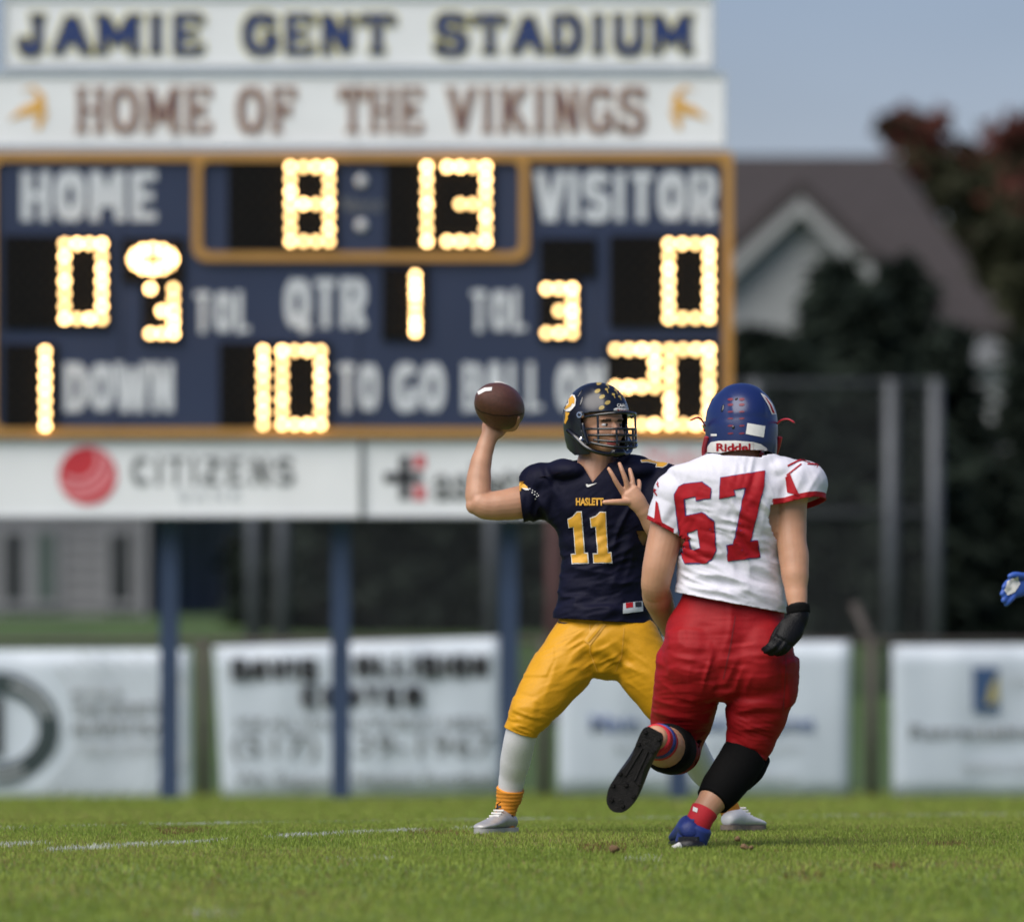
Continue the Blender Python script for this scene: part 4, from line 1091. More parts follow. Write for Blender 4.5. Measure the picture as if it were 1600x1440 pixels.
# jersey
j = MB()
j.tube(Q.T([(941, 990, .02, 77, 57), (941, 958, .02, 76, 56), (941, 925, .02, 69, 50), (944, 885, .02, 66, 48), (945, 845, .02, 72, 52), (946, 812, .02, 86, 58), (942, 780, .02, 98, 60), (940, 752, .02, 98, 58), (936, 733, .02, 78, 50), (932, 716, .02, 40, 40)]), n=40)
j.ell(Q.q(847, 752, .02), Q.r(37), Q.r(42), Q.r(30)); j.ell(Q.q(1035, 754, .02), Q.r(38), Q.r(42), Q.r(32))
j.ell(Q.q(890, 735, .0), Q.r(40), Q.r(52), Q.r(20)); j.ell(Q.q(985, 735, .0), Q.r(44), Q.r(52), Q.r(20))
j.tube(Q.T([(880, 765, .03, 44), (850, 772, .025, 40, 42), (828, 780, .015, 34, 36), (808, 787, .0, 30, 32)]), n=28)
j.tube(Q.T([(1010, 765, .02, 44), (1032, 785, -.02, 38), (1042, 815, -.07, 33), (1046, 832, -.11, 30)]), n=28)
jme = remesh(j, .006, 16)
folds(jme, [(Q.q(935, 950, -.1), .20, (1, 0, .12), .030, .0075), (Q.q(985, 900, -.1), .16, (1, 0, .55), .035, .007), (Q.q(860, 800, -.05), .12, (.5, 0, -1), .03, .007),
            (Q.q(1000, 830, -.1), .14, (.5, 0, 1), .04, .008), (Q.q(940, 940, -.1), .15, (1, 0, .2), .012, .0022), (Q.q(940, 850, -.1), .25, (1, 0, .7), .016, .0012), (Q.q(900, 880, -.1), .13, (1, 0, -.3), .04, .004), (Q.q(830, 770, -.05), .09, (.3, 0, 1), .02, .005)])
cut(jme, Q.q(941, 969, .02), (-.05, 0, -1), .32)
cut(jme, Q.q(815, 782, .005), (-1, .05, -.12), .14)
cut(jme, Q.q(1044, 824, -.09), (.1, -.35, -1), .12)
cut(jme, Q.q(930, 719, .02), (-.10, -.15, 1), .13)
cut_vee(jme, [(900, 708), (926, 753), (958, 716)])
jo = obj('jersey', jme, M_jnavy, qb); thicken(jo, .004)
jt = bvh_of(jme)
Z1 = lambda pts: [(700 + x / 3.4278, 570 + y / 3.4286) for x, y in pts]
def inset(poly, a):
    n = len(poly); A = sum(poly[i][0]*poly[(i+1) % n][1] - poly[(i+1) % n][0]*poly[i][1] for i in range(n)); sg = 1 if A > 0 else -1; out = []
    for i in range(n):
        p0, p1, p2 = (Vector(poly[(i+k) % n]) for k in (-1, 0, 1))
        d1, d2 = (p1 - p0).normalized(), (p2 - p1).normalized()
        n1, n2 = Vector((-d1.y, d1.x)) * sg, Vector((-d2.y, d2.x)) * sg
        b = (n1 + n2); b = b / max(.35, b.length_squared / 2) ; out.append(tuple(p1 + b * a * .5 * 1.0 * 1.0))
    return out
one_a = Z1([(690, 783), (717, 783), (735, 1005), (752, 1003), (755, 1063), (665, 1067), (660, 1010), (683, 1008), (672, 868), (648, 872), (641, 822), (665, 812)])
one_b = Z1([(815, 785), (845, 785), (857, 1003), (874, 1000), (879, 1060), (780, 1063), (776, 1008), (800, 1006), (790, 866), (766, 870), (760, 818), (790, 808)])
for o1 in (one_a, one_b):
    decal('number_outline', [o1], jt, M_whiteprint, jo, off=.003)
    decal('number', [inset(o1, 2.6)], jt, M_goldprint, jo, off=.0055)
bmt = text_bm('HASLETT', 900, 943, 777.5, 789.5, .045)
decal('lettering', None, jt, M_goldprint, jo, bm=bmt, off=.003)
decal('swoosh', [Z1([(738, 640), (746, 636), (752, 642), (800, 632), (756, 653), (745, 654)])], jt, M_whiteprint, jo)
decal('sleeve_band', [Z1([(362, 608), (425, 650), (432, 668), (405, 662), (346, 654)])], jt, M_goldprint, jo)
decal('sleeve_stripe', [Z1([(398, 660), (432, 664), (436, 673), (415, 671)])], jt, M_whiteprint, jo, off=.0045)
for x, y in ((440, 665), (452, 672), (464, 680), (476, 690), (450, 684), (462, 694), (474, 704), (468, 716), (484, 700)):
    decal('mesh_dot', [Z1([(x-3, y-3), (x+3, y-3), (x+3, y+3), (x-3, y+3)])], jt, M_whiteprint, jo)
for pl in ([(455, 512), (560, 487), (582, 492), (578, 503), (500, 518), (455, 524)], [(1030, 512), (1075, 508), (1180, 528), (1172, 540), (1150, 553), (1108, 550), (1115, 534), (1062, 524), (1035, 526)]):
    decal('shoulder_number', [Z1(pl)], jt, M_whiteprint, jo)
    decal('shoulder_number_fill', [inset(Z1(pl), 1.6)], jt, M_goldprint, jo, off=.0045)
decal('tag', [Z1([(937, 1276), (1040, 1265), (1043, 1318), (936, 1330)])], jt, M_ltgrey, jo)
decal('tag_red', [Z1([(950, 1276), (988, 1272), (989, 1300), (951, 1304)])], jt, M_redprint, jo, off=.0045)
decal('tag_black', [Z1([(1000, 1272), (1032, 1268), (1033, 1294), (1001, 1297)])], jt, M_ink, jo, off=.0045)

# pants
p = MB()
p.tube(Q.T([(941, 945, .02, 60, 40), (941, 966, .02, 68, 45), (943, 990, .02, 85, 56), (945, 1015, .02, 84, 56), (942, 1034, .02, 62, 46)]), n=36)
p.tube(Q.T([(910, 1000, .02, 48, 50), (880, 1043, -.02, 46.5, 46), (851, 1082, -.06, 41, 41), (830, 1112, -.085, 34.5, 35), (816, 1136, -.09, 27.5, 28), (808, 1160, -.07, 25, 25)]), n=30)
p.tube(Q.T([(980, 1000, .02, 50, 50), (1009, 1046, .0, 46, 46), (1037, 1088, .0, 41, 41), (1056, 1122, .03, 33, 33), (1070, 1150, .09, 27, 27), (1080, 1168, .14, 25, 25)]), n=30)
pme = remesh(p, .006, 14)
def pad_region(me, F, poly, h, soft=7):
    """raise the cloth over a pad worn underneath (polygon in photo pixels, camera side only)"""
    c = coords(me); n = normals(me); px = 800 + c[:, 0] * FPX / c[:, 1]; py = HOR - (c[:, 2] - CZ) * FPX / c[:, 1]
    dist = np.full(len(c), 1e9); inside = np.zeros(len(c), bool); m = len(poly)
    for i in range(m):
        (ax, ay), (bx, by) = poly[i], poly[(i+1) % m]
        t = np.clip(((px-ax)*(bx-ax)+(py-ay)*(by-ay)) / ((bx-ax)**2+(by-ay)**2), 0, 1)
        dist = np.minimum(dist, np.hypot(px-ax-t*(bx-ax), py-ay-t*(by-ay)))
        cr = ((ay > py) != (by > py)) & (px < (bx-ax)*(py-ay)/((by-ay) + 1e-12)+ax); inside ^= cr
    wgt = np.where(inside, np.clip(dist / soft, 0, 1), 0) * (n[:, 1] < .1)
    set_coords(me, c + n * (h * wgt)[:, None])
pad_region(pme, Q, [(835, 1020), (868, 1008), (868, 1030), (855, 1058), (815, 1058), (822, 1035)], .005, 3)
pad_region(pme, Q, [(800, 1085), (845, 1090), (838, 1128), (796, 1116)], .006, 8)
folds(pme, [(Q.q(900, 1050, -.1), .25, (1, 0, .4), .014, .0012), (Q.q(918, 1035, -.1), .10, (.75, 0, .5), .022, .006), (Q.q(968, 1035, -.1), .10, (-.7, 0, .6), .025, .005), (Q.q(820, 1130, -.15), .08, (1, 0, -.35), .016, .004),
            (Q.q(880, 985, -.05), .10, (.8, 0, .5), .03, .004), (Q.q(1000, 985, -.05), .10, (-.8, 0, .4), .03, .004), (Q.q(850, 1070, -.1), .12, (.4, 0, 1), .05, .003)])
cut(pme, Q.q(813, 1142, -.08), (-.33, .15, -1), .11); cut(pme, Q.q(1071, 1151, .09), (.5, .4, -1), .11)
po = obj('pants', pme, M_gold, qb); thicken(po, .003)
pt_ = bvh_of(pme)
decal('belt_tail', [[(913, 1000), (922, 1008), (947, 976), (938, 968), (930, 975)]], pt_, M_goldprint, po, off=.0035)
decal('belt_tail_fold', [[(917, 1001), (920, 1004), (943, 977), (940, 974)]], pt_, M_gold, po, off=.007)
for pts in ([(921, 975), (922.2, 975), (922.6, 1018), (934, 1048), (932.5, 1048.5), (921.2, 1019)], [(974, 980), (975.2, 980), (972, 1022), (962, 1048), (960.8, 1048), (970.8, 1022)],
            [(872, 970.5), (878, 972), (889, 973), (882, 974.2), (873, 973.2)]):
    decal('seam' if pts[0][0] > 900 else 'pants_swoosh', [pts], pt_, M_goldprint if pts[0][0] > 900 else M_ink, po, off=.0025)
# lower legs
tg = sock_tube(Q, [(820, 1118, -.085, 25), (818, 1130, -.09, 25), (812, 1155, -.07, 24.5), (806, 1185, -.02, 24), (800, 1215, .03, 20.5), (796, 1240, .05, 18)], 'tights', M_tight, qb)
sock_tube(Q, [(1064, 1138, .05, 25.5), (1080, 1170, .16, 25), (1096, 1198, .26, 23.5), (1116, 1226, .36, 19), (1128, 1243, .43, 16.5)], 'tights', M_tight, qb)
sk = MB().tube(Q.T([(797.5, 1232, .045, 22), (795.5, 1245, .055, 20.5), (792, 1258, .06, 17.5), (789, 1272, .065, 16.5), (787, 1290, .07, 17)]), n=32, sub=14, cap=.1)
sme = sk.mesh('sock', True); cc = coords(sme); nn = normals(sme)
set_coords(sme, cc + nn * (.0011 * np.sin(cc[:, 2] * 420 + 2 * vn(cc * 14, 3)))[:, None])
so1 = obj('sock', sme, M_orange, qb)
st_ = bvh_of(sme)
decal('sock_logo', [[(774, 1256), (778, 1256), (780, 1259), (783, 1257), (784, 1262), (780, 1261), (778, 1265), (774, 1265), (777, 1260)]], st_, M_ink, so1)
decal('sock_patch', [[(792, 1276), (801, 1272), (803, 1284), (793, 1286)]], st_, M_ink, so1)
sock_tube(Q, [(1126, 1240, .42, 17), (1134, 1252, .46, 16), (1144, 1272, .50, 16)], 'sock', M_orange, qb)
gq = lambda y: float(gz(0, y))
y1 = 40.10
shoe(Vector((PX(802, y1), y1, gq(y1) + .012)), (-.50, -.86, 0), (0, 0, 1), .27, M_silver, M_silver, qb, True, M_whiteprint)
y2 = 40.47
shoe(Vector((PX(1133, y2), y2 - .05, gq(y2) + .016)), (.55, .83, -.03), (0, 0, 1), .27, M_wshoe, M_mud, qb, True, M_whiteprint)
# helmet marks
ht = bvh_of(q_hm)
Z5 = lambda pts: [(840 + x / 8.0, 580 + y / 8.0) for x, y in pts]
def oval(cx, cy, a, b, ang, n=14):
    ca, sa = math.cos(ang), math.sin(ang)
    return [(cx + a*math.cos(t)*ca - b*math.sin(t)*sa, cy + a*math.cos(t)*sa + b*math.sin(t)*ca) for t in (2*math.pi*k/n for k in range(n))]
for x, y in ((750, 248), (806, 320), (874, 392), (800, 456), (770, 150)):
    decal('sticker', [Z5(oval(x, y, 38, 24, -.45))], ht, M_sticker, q_h, off=.0015)
for x, y in ((860, 228), (975, 238), (945, 290), (1022, 316), (870, 170), (955, 178), (1060, 285)):
    decal('sticker', [Z5(oval(x, y, 20, 15, .2) )], ht, M_sticker, q_h, off=.0015)
    decal('sticker', [Z5([(x+2, y+12), (x+12, y+10), (x+26, y+44), (x+16, y+48)])], ht, M_sticker, q_h, off=.0015)
decal('lettering', None, ht, M_whiteprint, q_h, bm=text_bm('CAAC', *[v for v in (840+990/8, 840+1112/8, 580+405/8, 580+448/8)], .03), off=.0015)
decal('brow_plate', [Z5([(950, 470), (975, 458), (1130, 462), (1180, 490), (1190, 560), (940, 568)])], ht, M_whiteprint, q_h, off=.002)
decal('lettering', None, ht, M_redprint, q_h, bm=text_bm('Riddell', 840+985/8, 840+1165/8, 580+475/8, 580+520/8, .02), off=.0035)
decal('side_emblem', [Z5([(430, 290), (465, 300), (482, 350), (472, 430), (440, 470), (405, 500), (360, 500), (315, 470), (330, 430), (385, 400), (380, 350)])], ht, M_whiteprint, q_h, off=.0015)
decal('side_emblem_fill', [Z5([(440, 305), (470, 340), (465, 410), (440, 400), (420, 440), (350, 480), (325, 465), (395, 410), (395, 350)])], ht, M_goldprint, q_h, off=.003)
decal('side_emblem_tail', [Z5([(350, 505), (405, 520), (380, 560), (385, 590), (350, 660), (335, 640), (350, 570)])], ht, M_goldprint, q_h, off=.0015)
# the ball
ax = Vector((-.50, -.80, .30)).normalized(); bc_ = Q.q(780.5, 634.5, -.01)
Rb = ax.to_track_quat('Z', 'Y').to_matrix()
mb = MB(); n, m_ = 32, 28; vs = []
for i in range(m_ + 1):
    t = -1 + 2 * i / m_; zz = .141 * t; rr = .0875 * (max(0, 1 - abs(t) ** 2.0)) ** .72 if abs(t) < 1 else .0005
    for k in range(n):
        a = 2 * math.pi * k / n; seam = 1 - .020 * max(0, 1 - abs(((a / (math.pi / 2)) % 1) - .5) * 0 - min(abs((a / (math.pi/2)) - round(a / (math.pi/2))), 1) * 9)
        vs.append(bc_ + Rb @ Vector((rr * seam * math.cos(a), rr * seam * math.sin(a), zz)))
ball = MB().add(vs, [(i*n+k, i*n+(k+1) % n, (i+1)*n+(k+1) % n, (i+1)*n+k) for i in range(m_) for k in range(n)] + [tuple(range(n)), tuple(range(m_*n, m_*n+n))])
bme_ = ball.mesh('football', True)
foot = empty('football', bc_, 'brown leather football held up in the passing hand', 'ball')
bo = obj('cover', bme_, M_leather, foot)
bt = bvh_of(bme_)
decal('stripe', [[(746, 612), (757, 606), (769, 605), (768, 610.5), (758, 611.5), (748, 617)]], bt, M_whiteprint, bo, off=.0015, step=2)
decal('seam', [[(741, 634), (752, 642.5), (770, 647.5), (795, 649), (815, 646), (823, 641), (823, 642.2), (815, 647.4), (795, 650.4), (770, 649), (752, 644), (741, 636)]], bt, mat('dark_seam', (.02, .008, .006), .6), bo, off=.001)
lc = MB()
for k in range(-3, 4):
    c_ = bc_ + Rb @ Vector((0.0, .086 * (1 - (k * .014 / .141) ** 2) ** .72, k * .014))
    lc = MB().rod(c_ + Rb @ Vector((-.012, .003, 0)), c_ + Rb @ Vector((.012, .003, 0)), .003, n=6); lc.build('lace', M_whiteprint, bo)

# ---- rusher in white and red, seen from behind
W = Fig(37.9)
rb_ = empty('person', (PX(1100, 37.9), 37.9, 0.0), 'person in white number 67 jersey, red pants and blue helmet running with back turned', 'person', 'football players')
wc = W.q(1158, 662, .10)
w_h, w_hm, WX, HR2 = helmet(rb_, wc, math.radians(180 + 10), math.radians(10), 0, 1.115, M_hblue, M_redgloss, M_redgloss)
HR = HR2
b2_ = MB(); head(b2_, WX, 1.1)
b2_.tube(W.T([(1150, 770, .0, 34, 34), (1153, 725, .03, 31, 31), (1157, 690, .07, 30, 32)]))
b2_.tube(W.T([(1142, 950, .02, 74, 52), (1140, 880, .02, 72, 52), (1144, 810, .0, 88, 56), (1150, 760, .0, 86, 52)]))
b2_.tube(W.T([(1235, 758, -.02, 34), (1234, 790, -.03, 27), (1235, 822, -.04, 25.5), (1237, 848, -.06, 23.5), (1240, 868, -.07, 24), (1242, 895, -.09, 22), (1244, 925, -.11, 17.5, 16), (1247, 950, -.13, 14.5, 12), (1248, 965, -.14, 14, 12)]))
b2_.tube(W.T([(1055, 775, .0, 34), (1046, 810, .0, 28), (1038, 845, -.01, 27), (1030, 880, -.02, 25.5), (1025, 908, -.01, 23.5), (1024, 925, .02, 21)]))
b2_.tube(W.T([(1024, 912, .0, 21), (1027, 932, .05, 23.5), (1036, 955, .14, 20.5), (1046, 978, .22, 16), (1054, 994, .28, 14)]))
hand(W, b2_, [(1054, 992, .28, 14, 10), (1060, 1004, .32, 17, 10), (1066, 1018, .35, 16, 9)],
     [[(1056, 1024, .36, 4.5), (1054, 1036, .37, 4), (1056, 1046, .36, 3.5)], [(1064, 1028, .37, 4.5), (1063, 1042, .385, 4), (1065, 1052, .375, 3.5)],
      [(1072, 1028, .37, 4.5), (1072, 1042, .385, 4), (1074, 1051, .37, 3.5)], [(1079, 1024, .36, 4.3), (1081, 1036, .37, 3.8), (1082, 1044, .36, 3.3)], [(1052, 1006, .34, 5), (1044, 1018, .37, 4.5), (1042, 1028, .385, 4)]])
b2_.tube(W.T([(1142, 950, .02, 78, 54), (1138, 1000, .02, 92, 60), (1135, 1050, .02, 80, 54)]))
b2_.tube(W.T([(1187, 1040, .02, 44), (1186, 1090, .04, 40), (1179, 1135, .07, 34), (1170, 1168, .08, 30), (1158, 1190, .06, 30), (1141, 1213, .02, 31), (1122, 1238, -.03, 26), (1104, 1262, -.06, 20.5), (1092, 1284, -.07, 17.5), (1084, 1304, -.06, 18)]))
b2_.tube(W.T([(1082, 1040, .04, 44), (1075, 1085, .11, 39), (1066, 1122, .21, 35), (1060, 1152, .28, 31)]))
b2_.tube(W.T([(1058, 1165, .26, 31), (1055, 1172, .14, 35), (1045, 1170, .02, 37), (1036, 1165, -.08, 32), (1028, 1158, -.17, 23), (1024, 1152, -.24, 20)]))
bme2 = remesh(b2_, .0045, 3); bme2.materials.append(M_skin2); bme2.materials.append(M_brow)
Ri = HR.inverted()
for pl in bme2.polygons:
    l = Ri @ (pl.center - wc)
    if l.y < .03 and l.z > -.105 and l.length < .16: pl.material_index = 1
obj('body', bme2, None, rb_)
j = MB()
j.tube(W.T([(1140, 985, .02, 88, 68), (1141, 945, .02, 88, 68), (1140, 900, .02, 82, 61), (1138, 860, .01, 78, 58), (1139, 825, .0, 86, 62), (1145, 790, -.01, 104, 66), (1152, 757, -.01, 112, 66), (1156, 733, .0, 84, 56), (1156, 712, .02, 48, 44)]), n=40)
j.ell(W.q(1251, 756, -.01), W.r(42), W.r(46), W.r(38)); j.ell(W.q(1062, 768, .0), W.r(42), W.r(44), W.r(34))
j.ell(W.q(1210, 736, .0), W.r(48), W.r(54), W.r(24)); j.ell(W.q(1100, 748, .0), W.r(48), W.r(54), W.r(24))
j.tube(W.T([(1232, 752, -.02, 46), (1244, 775, -.03, 44), (1250, 797, -.03, 43, 44), (1252, 808, -.03, 41, 42)]), n=28)
j.tube(W.T([(1070, 770, .0, 44), (1053, 795, .0, 38), (1042, 818, -.005, 33, 36), (1034, 842, -.01, 30, 34)]), n=28)
jme2 = remesh(j, .006, 16)
folds(jme2, [(W.q(1130, 880, -.15), .22, (1, 0, -.3), .014, .0025), (W.q(1150, 790, -.15), .25, (.4, 0, -1), .02, .0015), (W.q(1130, 895, -.15), .20, (1, 0, -.22), .032, .009), (W.q(1190, 840, -.15), .16, (.55, 0, -1), .040, .008), (W.q(1200, 760, -.15), .12, (.3, 0, 1), .035, .006),
             (W.q(1090, 900, -.15), .14, (1, 0, -.35), .026, .007), (W.q(1180, 920, -.15), .16, (1, 0, -.35), .045, .006), (W.q(1262, 770, -.1), .12, (.5, 0, 1), .04, .006), (W.q(1050, 800, -.1), .10, (.6, 0, 1), .03, .005)])
cut(jme2, W.q(1142, 941, .02), (-.19, 0, -1), .33)
cut(jme2, W.q(1243, 790, -.03), (.22, -.20, -1), .15)
cut(jme2, W.q(1040, 826, -.005), (-.45, 0, -.85), .11)
cut(jme2, W.q(1157, 722, .02), (.05, .15, 1), .15)
hem_band(jme2, W.q(1243, 790, -.03), (.22, -.20, -1), .15, .020, 1, 1207); hem_band(jme2, W.q(1040, 826, -.005), (-.45, 0, -.85), .11, .014, -1, 1054)
jme2.materials.append(M_jwhite); jme2.materials.append(M_redprint)
jo2 = obj('jersey', jme2, None, rb_); thicken(jo2, .004)
jt2 = bvh_of(jme2)
Z2 = lambda pts: [(960 + x / 3.2737, 570 + y / 3.2727) for x, y in pts]
six = Z2([(303, 662), (328, 622), (355, 606), (450, 595), (497, 630), (495, 684), (417, 697), (413, 676), (362, 687), (370, 768), (450, 750), (512, 796), (523, 948), (498, 1001), (460, 1017), (362, 1017), (347, 990), (333, 920), (318, 800)])
hole = Z2([(378, 860), (425, 843), (437, 935), (397, 945)])
sev = Z2([(540, 575), (770, 540), (765, 620), (700, 895), (733, 895), (747, 985), (580, 1005), (570, 920), (607, 912), (665, 632), (615, 640), (620, 670), (535, 686)])
decal('number_outline', [six], jt2, M_blueprint, jo2, holes=[hole], off=.003)
decal('number', [inset(six, 2.2)], jt2, M_redprint, jo2, holes=[inset(hole, -2.2)], off=.0055)
decal('number_outline', [sev], jt2, M_blueprint, jo2, off=.003)
decal('number', [inset(sev, 2.2)], jt2, M_redprint, jo2, off=.0055)
for nm, pl in (('sleeve_wedge', [(874, 575), (900, 558), (945, 668), (885, 652)]), 
               ('piping', [(883, 514), (940, 488), (985, 477), (1040, 492), (1042, 499), (985, 485), (942, 496), (886, 522)]), ('piping', [(878, 562), (915, 535), (955, 505), (958, 511), (918, 542), (884, 568)]),
               ('piping', [(985, 504), (1045, 508), (1046, 514), (986, 511)]), ('sleeve_wedge', [(214, 695), (224, 705), (248, 832), (204, 812)]), ('piping', [(196, 624), (222, 664), (218, 670), (193, 634)]), ('piping', [(218, 590), (230, 622), (225, 626), (213, 598)])):
    decal(nm, [Z2(pl)], jt2, M_redprint, jo2)
p = MB()
p.tube(W.T([(1142, 925, .02, 76, 52), (1142, 952, .02, 84, 58), (1137, 990, .02, 98, 68), (1136, 1030, .02, 100, 70), (1136, 1062, .02, 84, 58)]), n=36)
p.ell(W.q(1092, 1026, -.012), W.r(58), W.r(61), W.r(74)); p.ell(W.q(1182, 1028, -.012), W.r(60), W.r(61), W.r(74))
p.tube(W.T([(1190, 1030, .02, 56, 58), (1188, 1075, .03, 55, 55), (1182, 1115, .06, 48.5, 50), (1174, 1150, .08, 40, 42), (1165, 1176, .08, 34.5, 36), (1156, 1198, .06, 33, 34)]), n=30)
p.tube(W.T([(1080, 1030, .02, 55, 58), (1073, 1080, .08, 52, 54), (1066, 1118, .18, 50, 50), (1059, 1150, .27, 43, 44), (1057, 1166, .28, 40, 40), (1056, 1172, .20, 39.5, 38), (1054, 1172, .12, 38, 38)]), n=30)
pme2 = remesh(p, .006, 18)
pad_region(pme2, W, [(1218, 1035), (1250, 1020), (1252, 1095), (1226, 1110)], .010, 6)
pad_region(pme2, W, [(1040, 985), (1068, 978), (1072, 1010), (1040, 1016)], .008, 8)
folds(pme2, [(W.q(1130, 1080, -.1), .3, (1, 0, 0), .016, .0018), (W.q(1075, 1085, -.1), .16, (1, 0, -.1), .034, .006), (W.q(1180, 1100, -.1), .16, (1, 0, .1), .036, .006), (W.q(1128, 1060, -.15), .09, (.3, 0, 1), .03, .006), (W.q(1175, 1165, -.05), .10, (1, 0, -.4), .018, .005), (W.q(1060, 1140, .1), .10, (1, 0, -.2), .02, .005), (W.q(1130, 985, -.1), .14, (.2, 0, 1), .06, .004)])
cut(pme2, W.q(1165, 1174, .08), (-.48, -.1, -1), .11); cut(pme2, W.q(1056, 1170, .17), (-.1, -1, .0), .10)
po2 = obj('pants', pme2, M_red, rb_); thicken(po2, .003)
pt2 = bvh_of(pme2)
for pts in ([(1148, 962), (1149.6, 962), (1142, 1010), (1131, 1060), (1129.4, 1060), (1140, 1010)], [(1224, 985), (1225.4, 985), (1229, 1040), (1224, 1110), (1222.6, 1110), (1227.4, 1040)]):
    decal('seam', [pts], pt2, M_redseam, po2, off=.0012)
# right lower leg
MB().tube(W.T([(1163, 1180, .07, 36.5, 37), (1150, 1201, .04, 36), (1130, 1228, -.01, 33.5), (1114, 1250, -.045, 28)]), n=32, sub=8, cap=.12).build('knee_sleeve', M_sleeve, rb_, True)
MB().tube(W.T([(1192, 1186, .10, 12, 16), (1180, 1206, .07, 14, 18), (1165, 1226, .04, 10, 14)]), n=16, sub=6, cap=.5).build('knee_pad', M_sleeve, rb_, True)
skm = MB().tube(W.T([(1101, 1266, -.06, 22), (1094, 1279, -.07, 20.5), (1087, 1296, -.065, 20.5), (1083, 1308, -.06, 21)]), n=28, sub=8, cap=.12).mesh('sock', True)
s67 = obj('sock', skm, M_redsock, rb_); stt = bvh_of(skm)
Z8 = lambda pts: [(930 + x / 5.333, 1100 + y / 5.332) for x, y in pts]
decal('sock_mark', [Z8([(822, 852), (858, 868), (850, 902), (815, 886)])], stt, M_whiteprint, s67)
decal('sock_mark', [Z8([(770, 925), (800, 955), (830, 955), (815, 1000), (790, 1050), (755, 1040), (765, 980)])], stt, M_bluefab, s67)
ysh = 37.82
shR = shoe(Vector((PX(1078, ysh), ysh - .06, .030)), (-.10, .98, -.10), (0, .1, 1), .325, M_bluefab, M_bshoe, rb_, True)
MB().tube([(W.q(1058, 1322, -.14), .020, .014), (W.q(1078, 1321, -.15), .024, .016), (W.q(1097, 1323, -.13), .018, .014)], n=12, sub=4).build('heel_counter', M_bshoe, shR, True)
MB().tube([(W.q(1052, 1325, -.145), .011, .008), (W.q(1063, 1320, -.16), .013, .008)], n=10, sub=4).build('heel_mark', M_whiteprint, shR, True)
MB().tube(W.T([(1090, 1291, -.075, 24, 24), (1083, 1306, -.07, 25, 25), (1078, 1320, -.06, 24, 26)]), n=24, sub=5, cap=.3).build('shoe_collar', M_bluefab, shR, True)
# left lower leg, kicked up towards the camera
MB().tube(W.T([(1050, 1171, .08, 39.5, 39.5), (1043, 1169, .0, 39.5, 39.5), (1038, 1166, -.05, 37, 37)]), n=32, sub=6, cap=.05).build('calf_band', M_sleeve, rb_, True)
MB().tube(W.T([(1032, 1161, -.12, 28.5, 28.5), (1028, 1157, -.18, 25, 25), (1025, 1153, -.24, 23, 23)]), n=28, sub=6, cap=.1).build('sock', M_redsock, rb_, True)
MB().tube(W.T([(1030, 1158, -.165, 28, 28), (1028, 1156, -.185, 27, 27)]), n=28, sub=4, cap=.05).build('sock_stripe', M_bluefab, rb_, True)
shoe(W.q(1024, 1140, -.335), (-.46, .04, -.885), (.10, 1, -.02), .33, M_bshoe, M_cleat, rb_, True, None, 1.05)
# gloved hand
gl = MB()
gl.tube(W.T([(1247, 948, -.13, 17, 14.5), (1248, 962, -.14, 16.5, 14), (1243, 975, -.15, 17, 12)]))
gl.tube(W.T([(1246, 966, -.145, 16, 11), (1236, 984, -.17, 20, 11), (1226, 1000, -.19, 17.5, 10)]))
for t in ([(1236, 1002, -.02, 6), (1231, 1012, -.03, 5.2), (1223, 1019, -.03, 4.6), (1214, 1022, -.02, 4)], [(1228, 1004, -.03, 6), (1220, 1013, -.045, 5.2), (1211, 1019, -.04, 4.6), (1203, 1021, -.03, 4)],
          [(1219, 1002, -.03, 6), (1211, 1009, -.05, 5.2), (1203, 1015, -.045, 4.6), (1196, 1018, -.03, 4)], [(1212, 998, -.02, 5.5), (1205, 1005, -.04, 4.8), (1198, 1011, -.035, 4.2), (1192, 1014, -.02, 3.6)],
          [(1226, 972, .0, 6.5), (1215, 984, -.005, 5.6), (1208, 996, -.01, 4.8), (1204, 1004, -.015, 4)]):
    gl.tube(W.T([(a, b, c - .165, e) for a, b, c, e in t]), n=10, sub=4, cap=.9)
gme = remesh(gl, .0042, 2); go = obj('glove', gme, M_glove, rb_)
MB().tube(W.T([(1246.5, 946, -.13, 18.5, 16), (1248, 958, -.135, 18.5, 16)]), n=24, sub=3, cap=.15).build('glove_cuff', M_sleeve, go, True)
# helmet marks
ht2 = bvh_of(w_hm)
Z6 = lambda pts: [(1070 + x / 8.0, 580 + y / 8.0) for x, y in pts]
decal('bumper', [Z6([(285, 1010), (290, 940), (330, 885), (430, 868), (640, 866), (850, 882), (950, 910), (1020, 960), (1032, 1005), (820, 1020), (600, 1024), (420, 1018)])], ht2, M_whiteprint, w_h, off=.002)
decal('lettering', None, ht2, M_redprint, w_h, bm=text_bm('Riddell', 1070+402/8, 1070+858/8, 580+898/8, 580+998/8, .03), off=.0035)
decal('label', [Z6([(782, 648), (1003, 684), (982, 826), (762, 782)])], ht2, M_whiteprint, w_h, off=.002)
decal('sticker', [Z6([(330, 782), (404, 782), (404, 808), (330, 808)])], ht2, M_whiteprint, w_h, off=.002)
for y in (352, 418, 505, 590, 680, 775):
    for x in (572, 712):
        decal('award_sticker', [Z6(oval(x, y, 36, 11 if y > 480 else 17, -.08))], ht2, M_award, w_h, off=.0015)
decal('side_emblem', [Z6([(945, 275), (1000, 300), (1085, 400), (1140, 540), (1085, 540), (1040, 430)])], ht2, M_whiteprint, w_h, off=.0015)
decal('side_emblem_fill', [Z6([(985, 310), (1020, 345), (1075, 425), (1118, 525), (1092, 522), (1055, 425)])], ht2, M_redprint, w_h, off=.003)
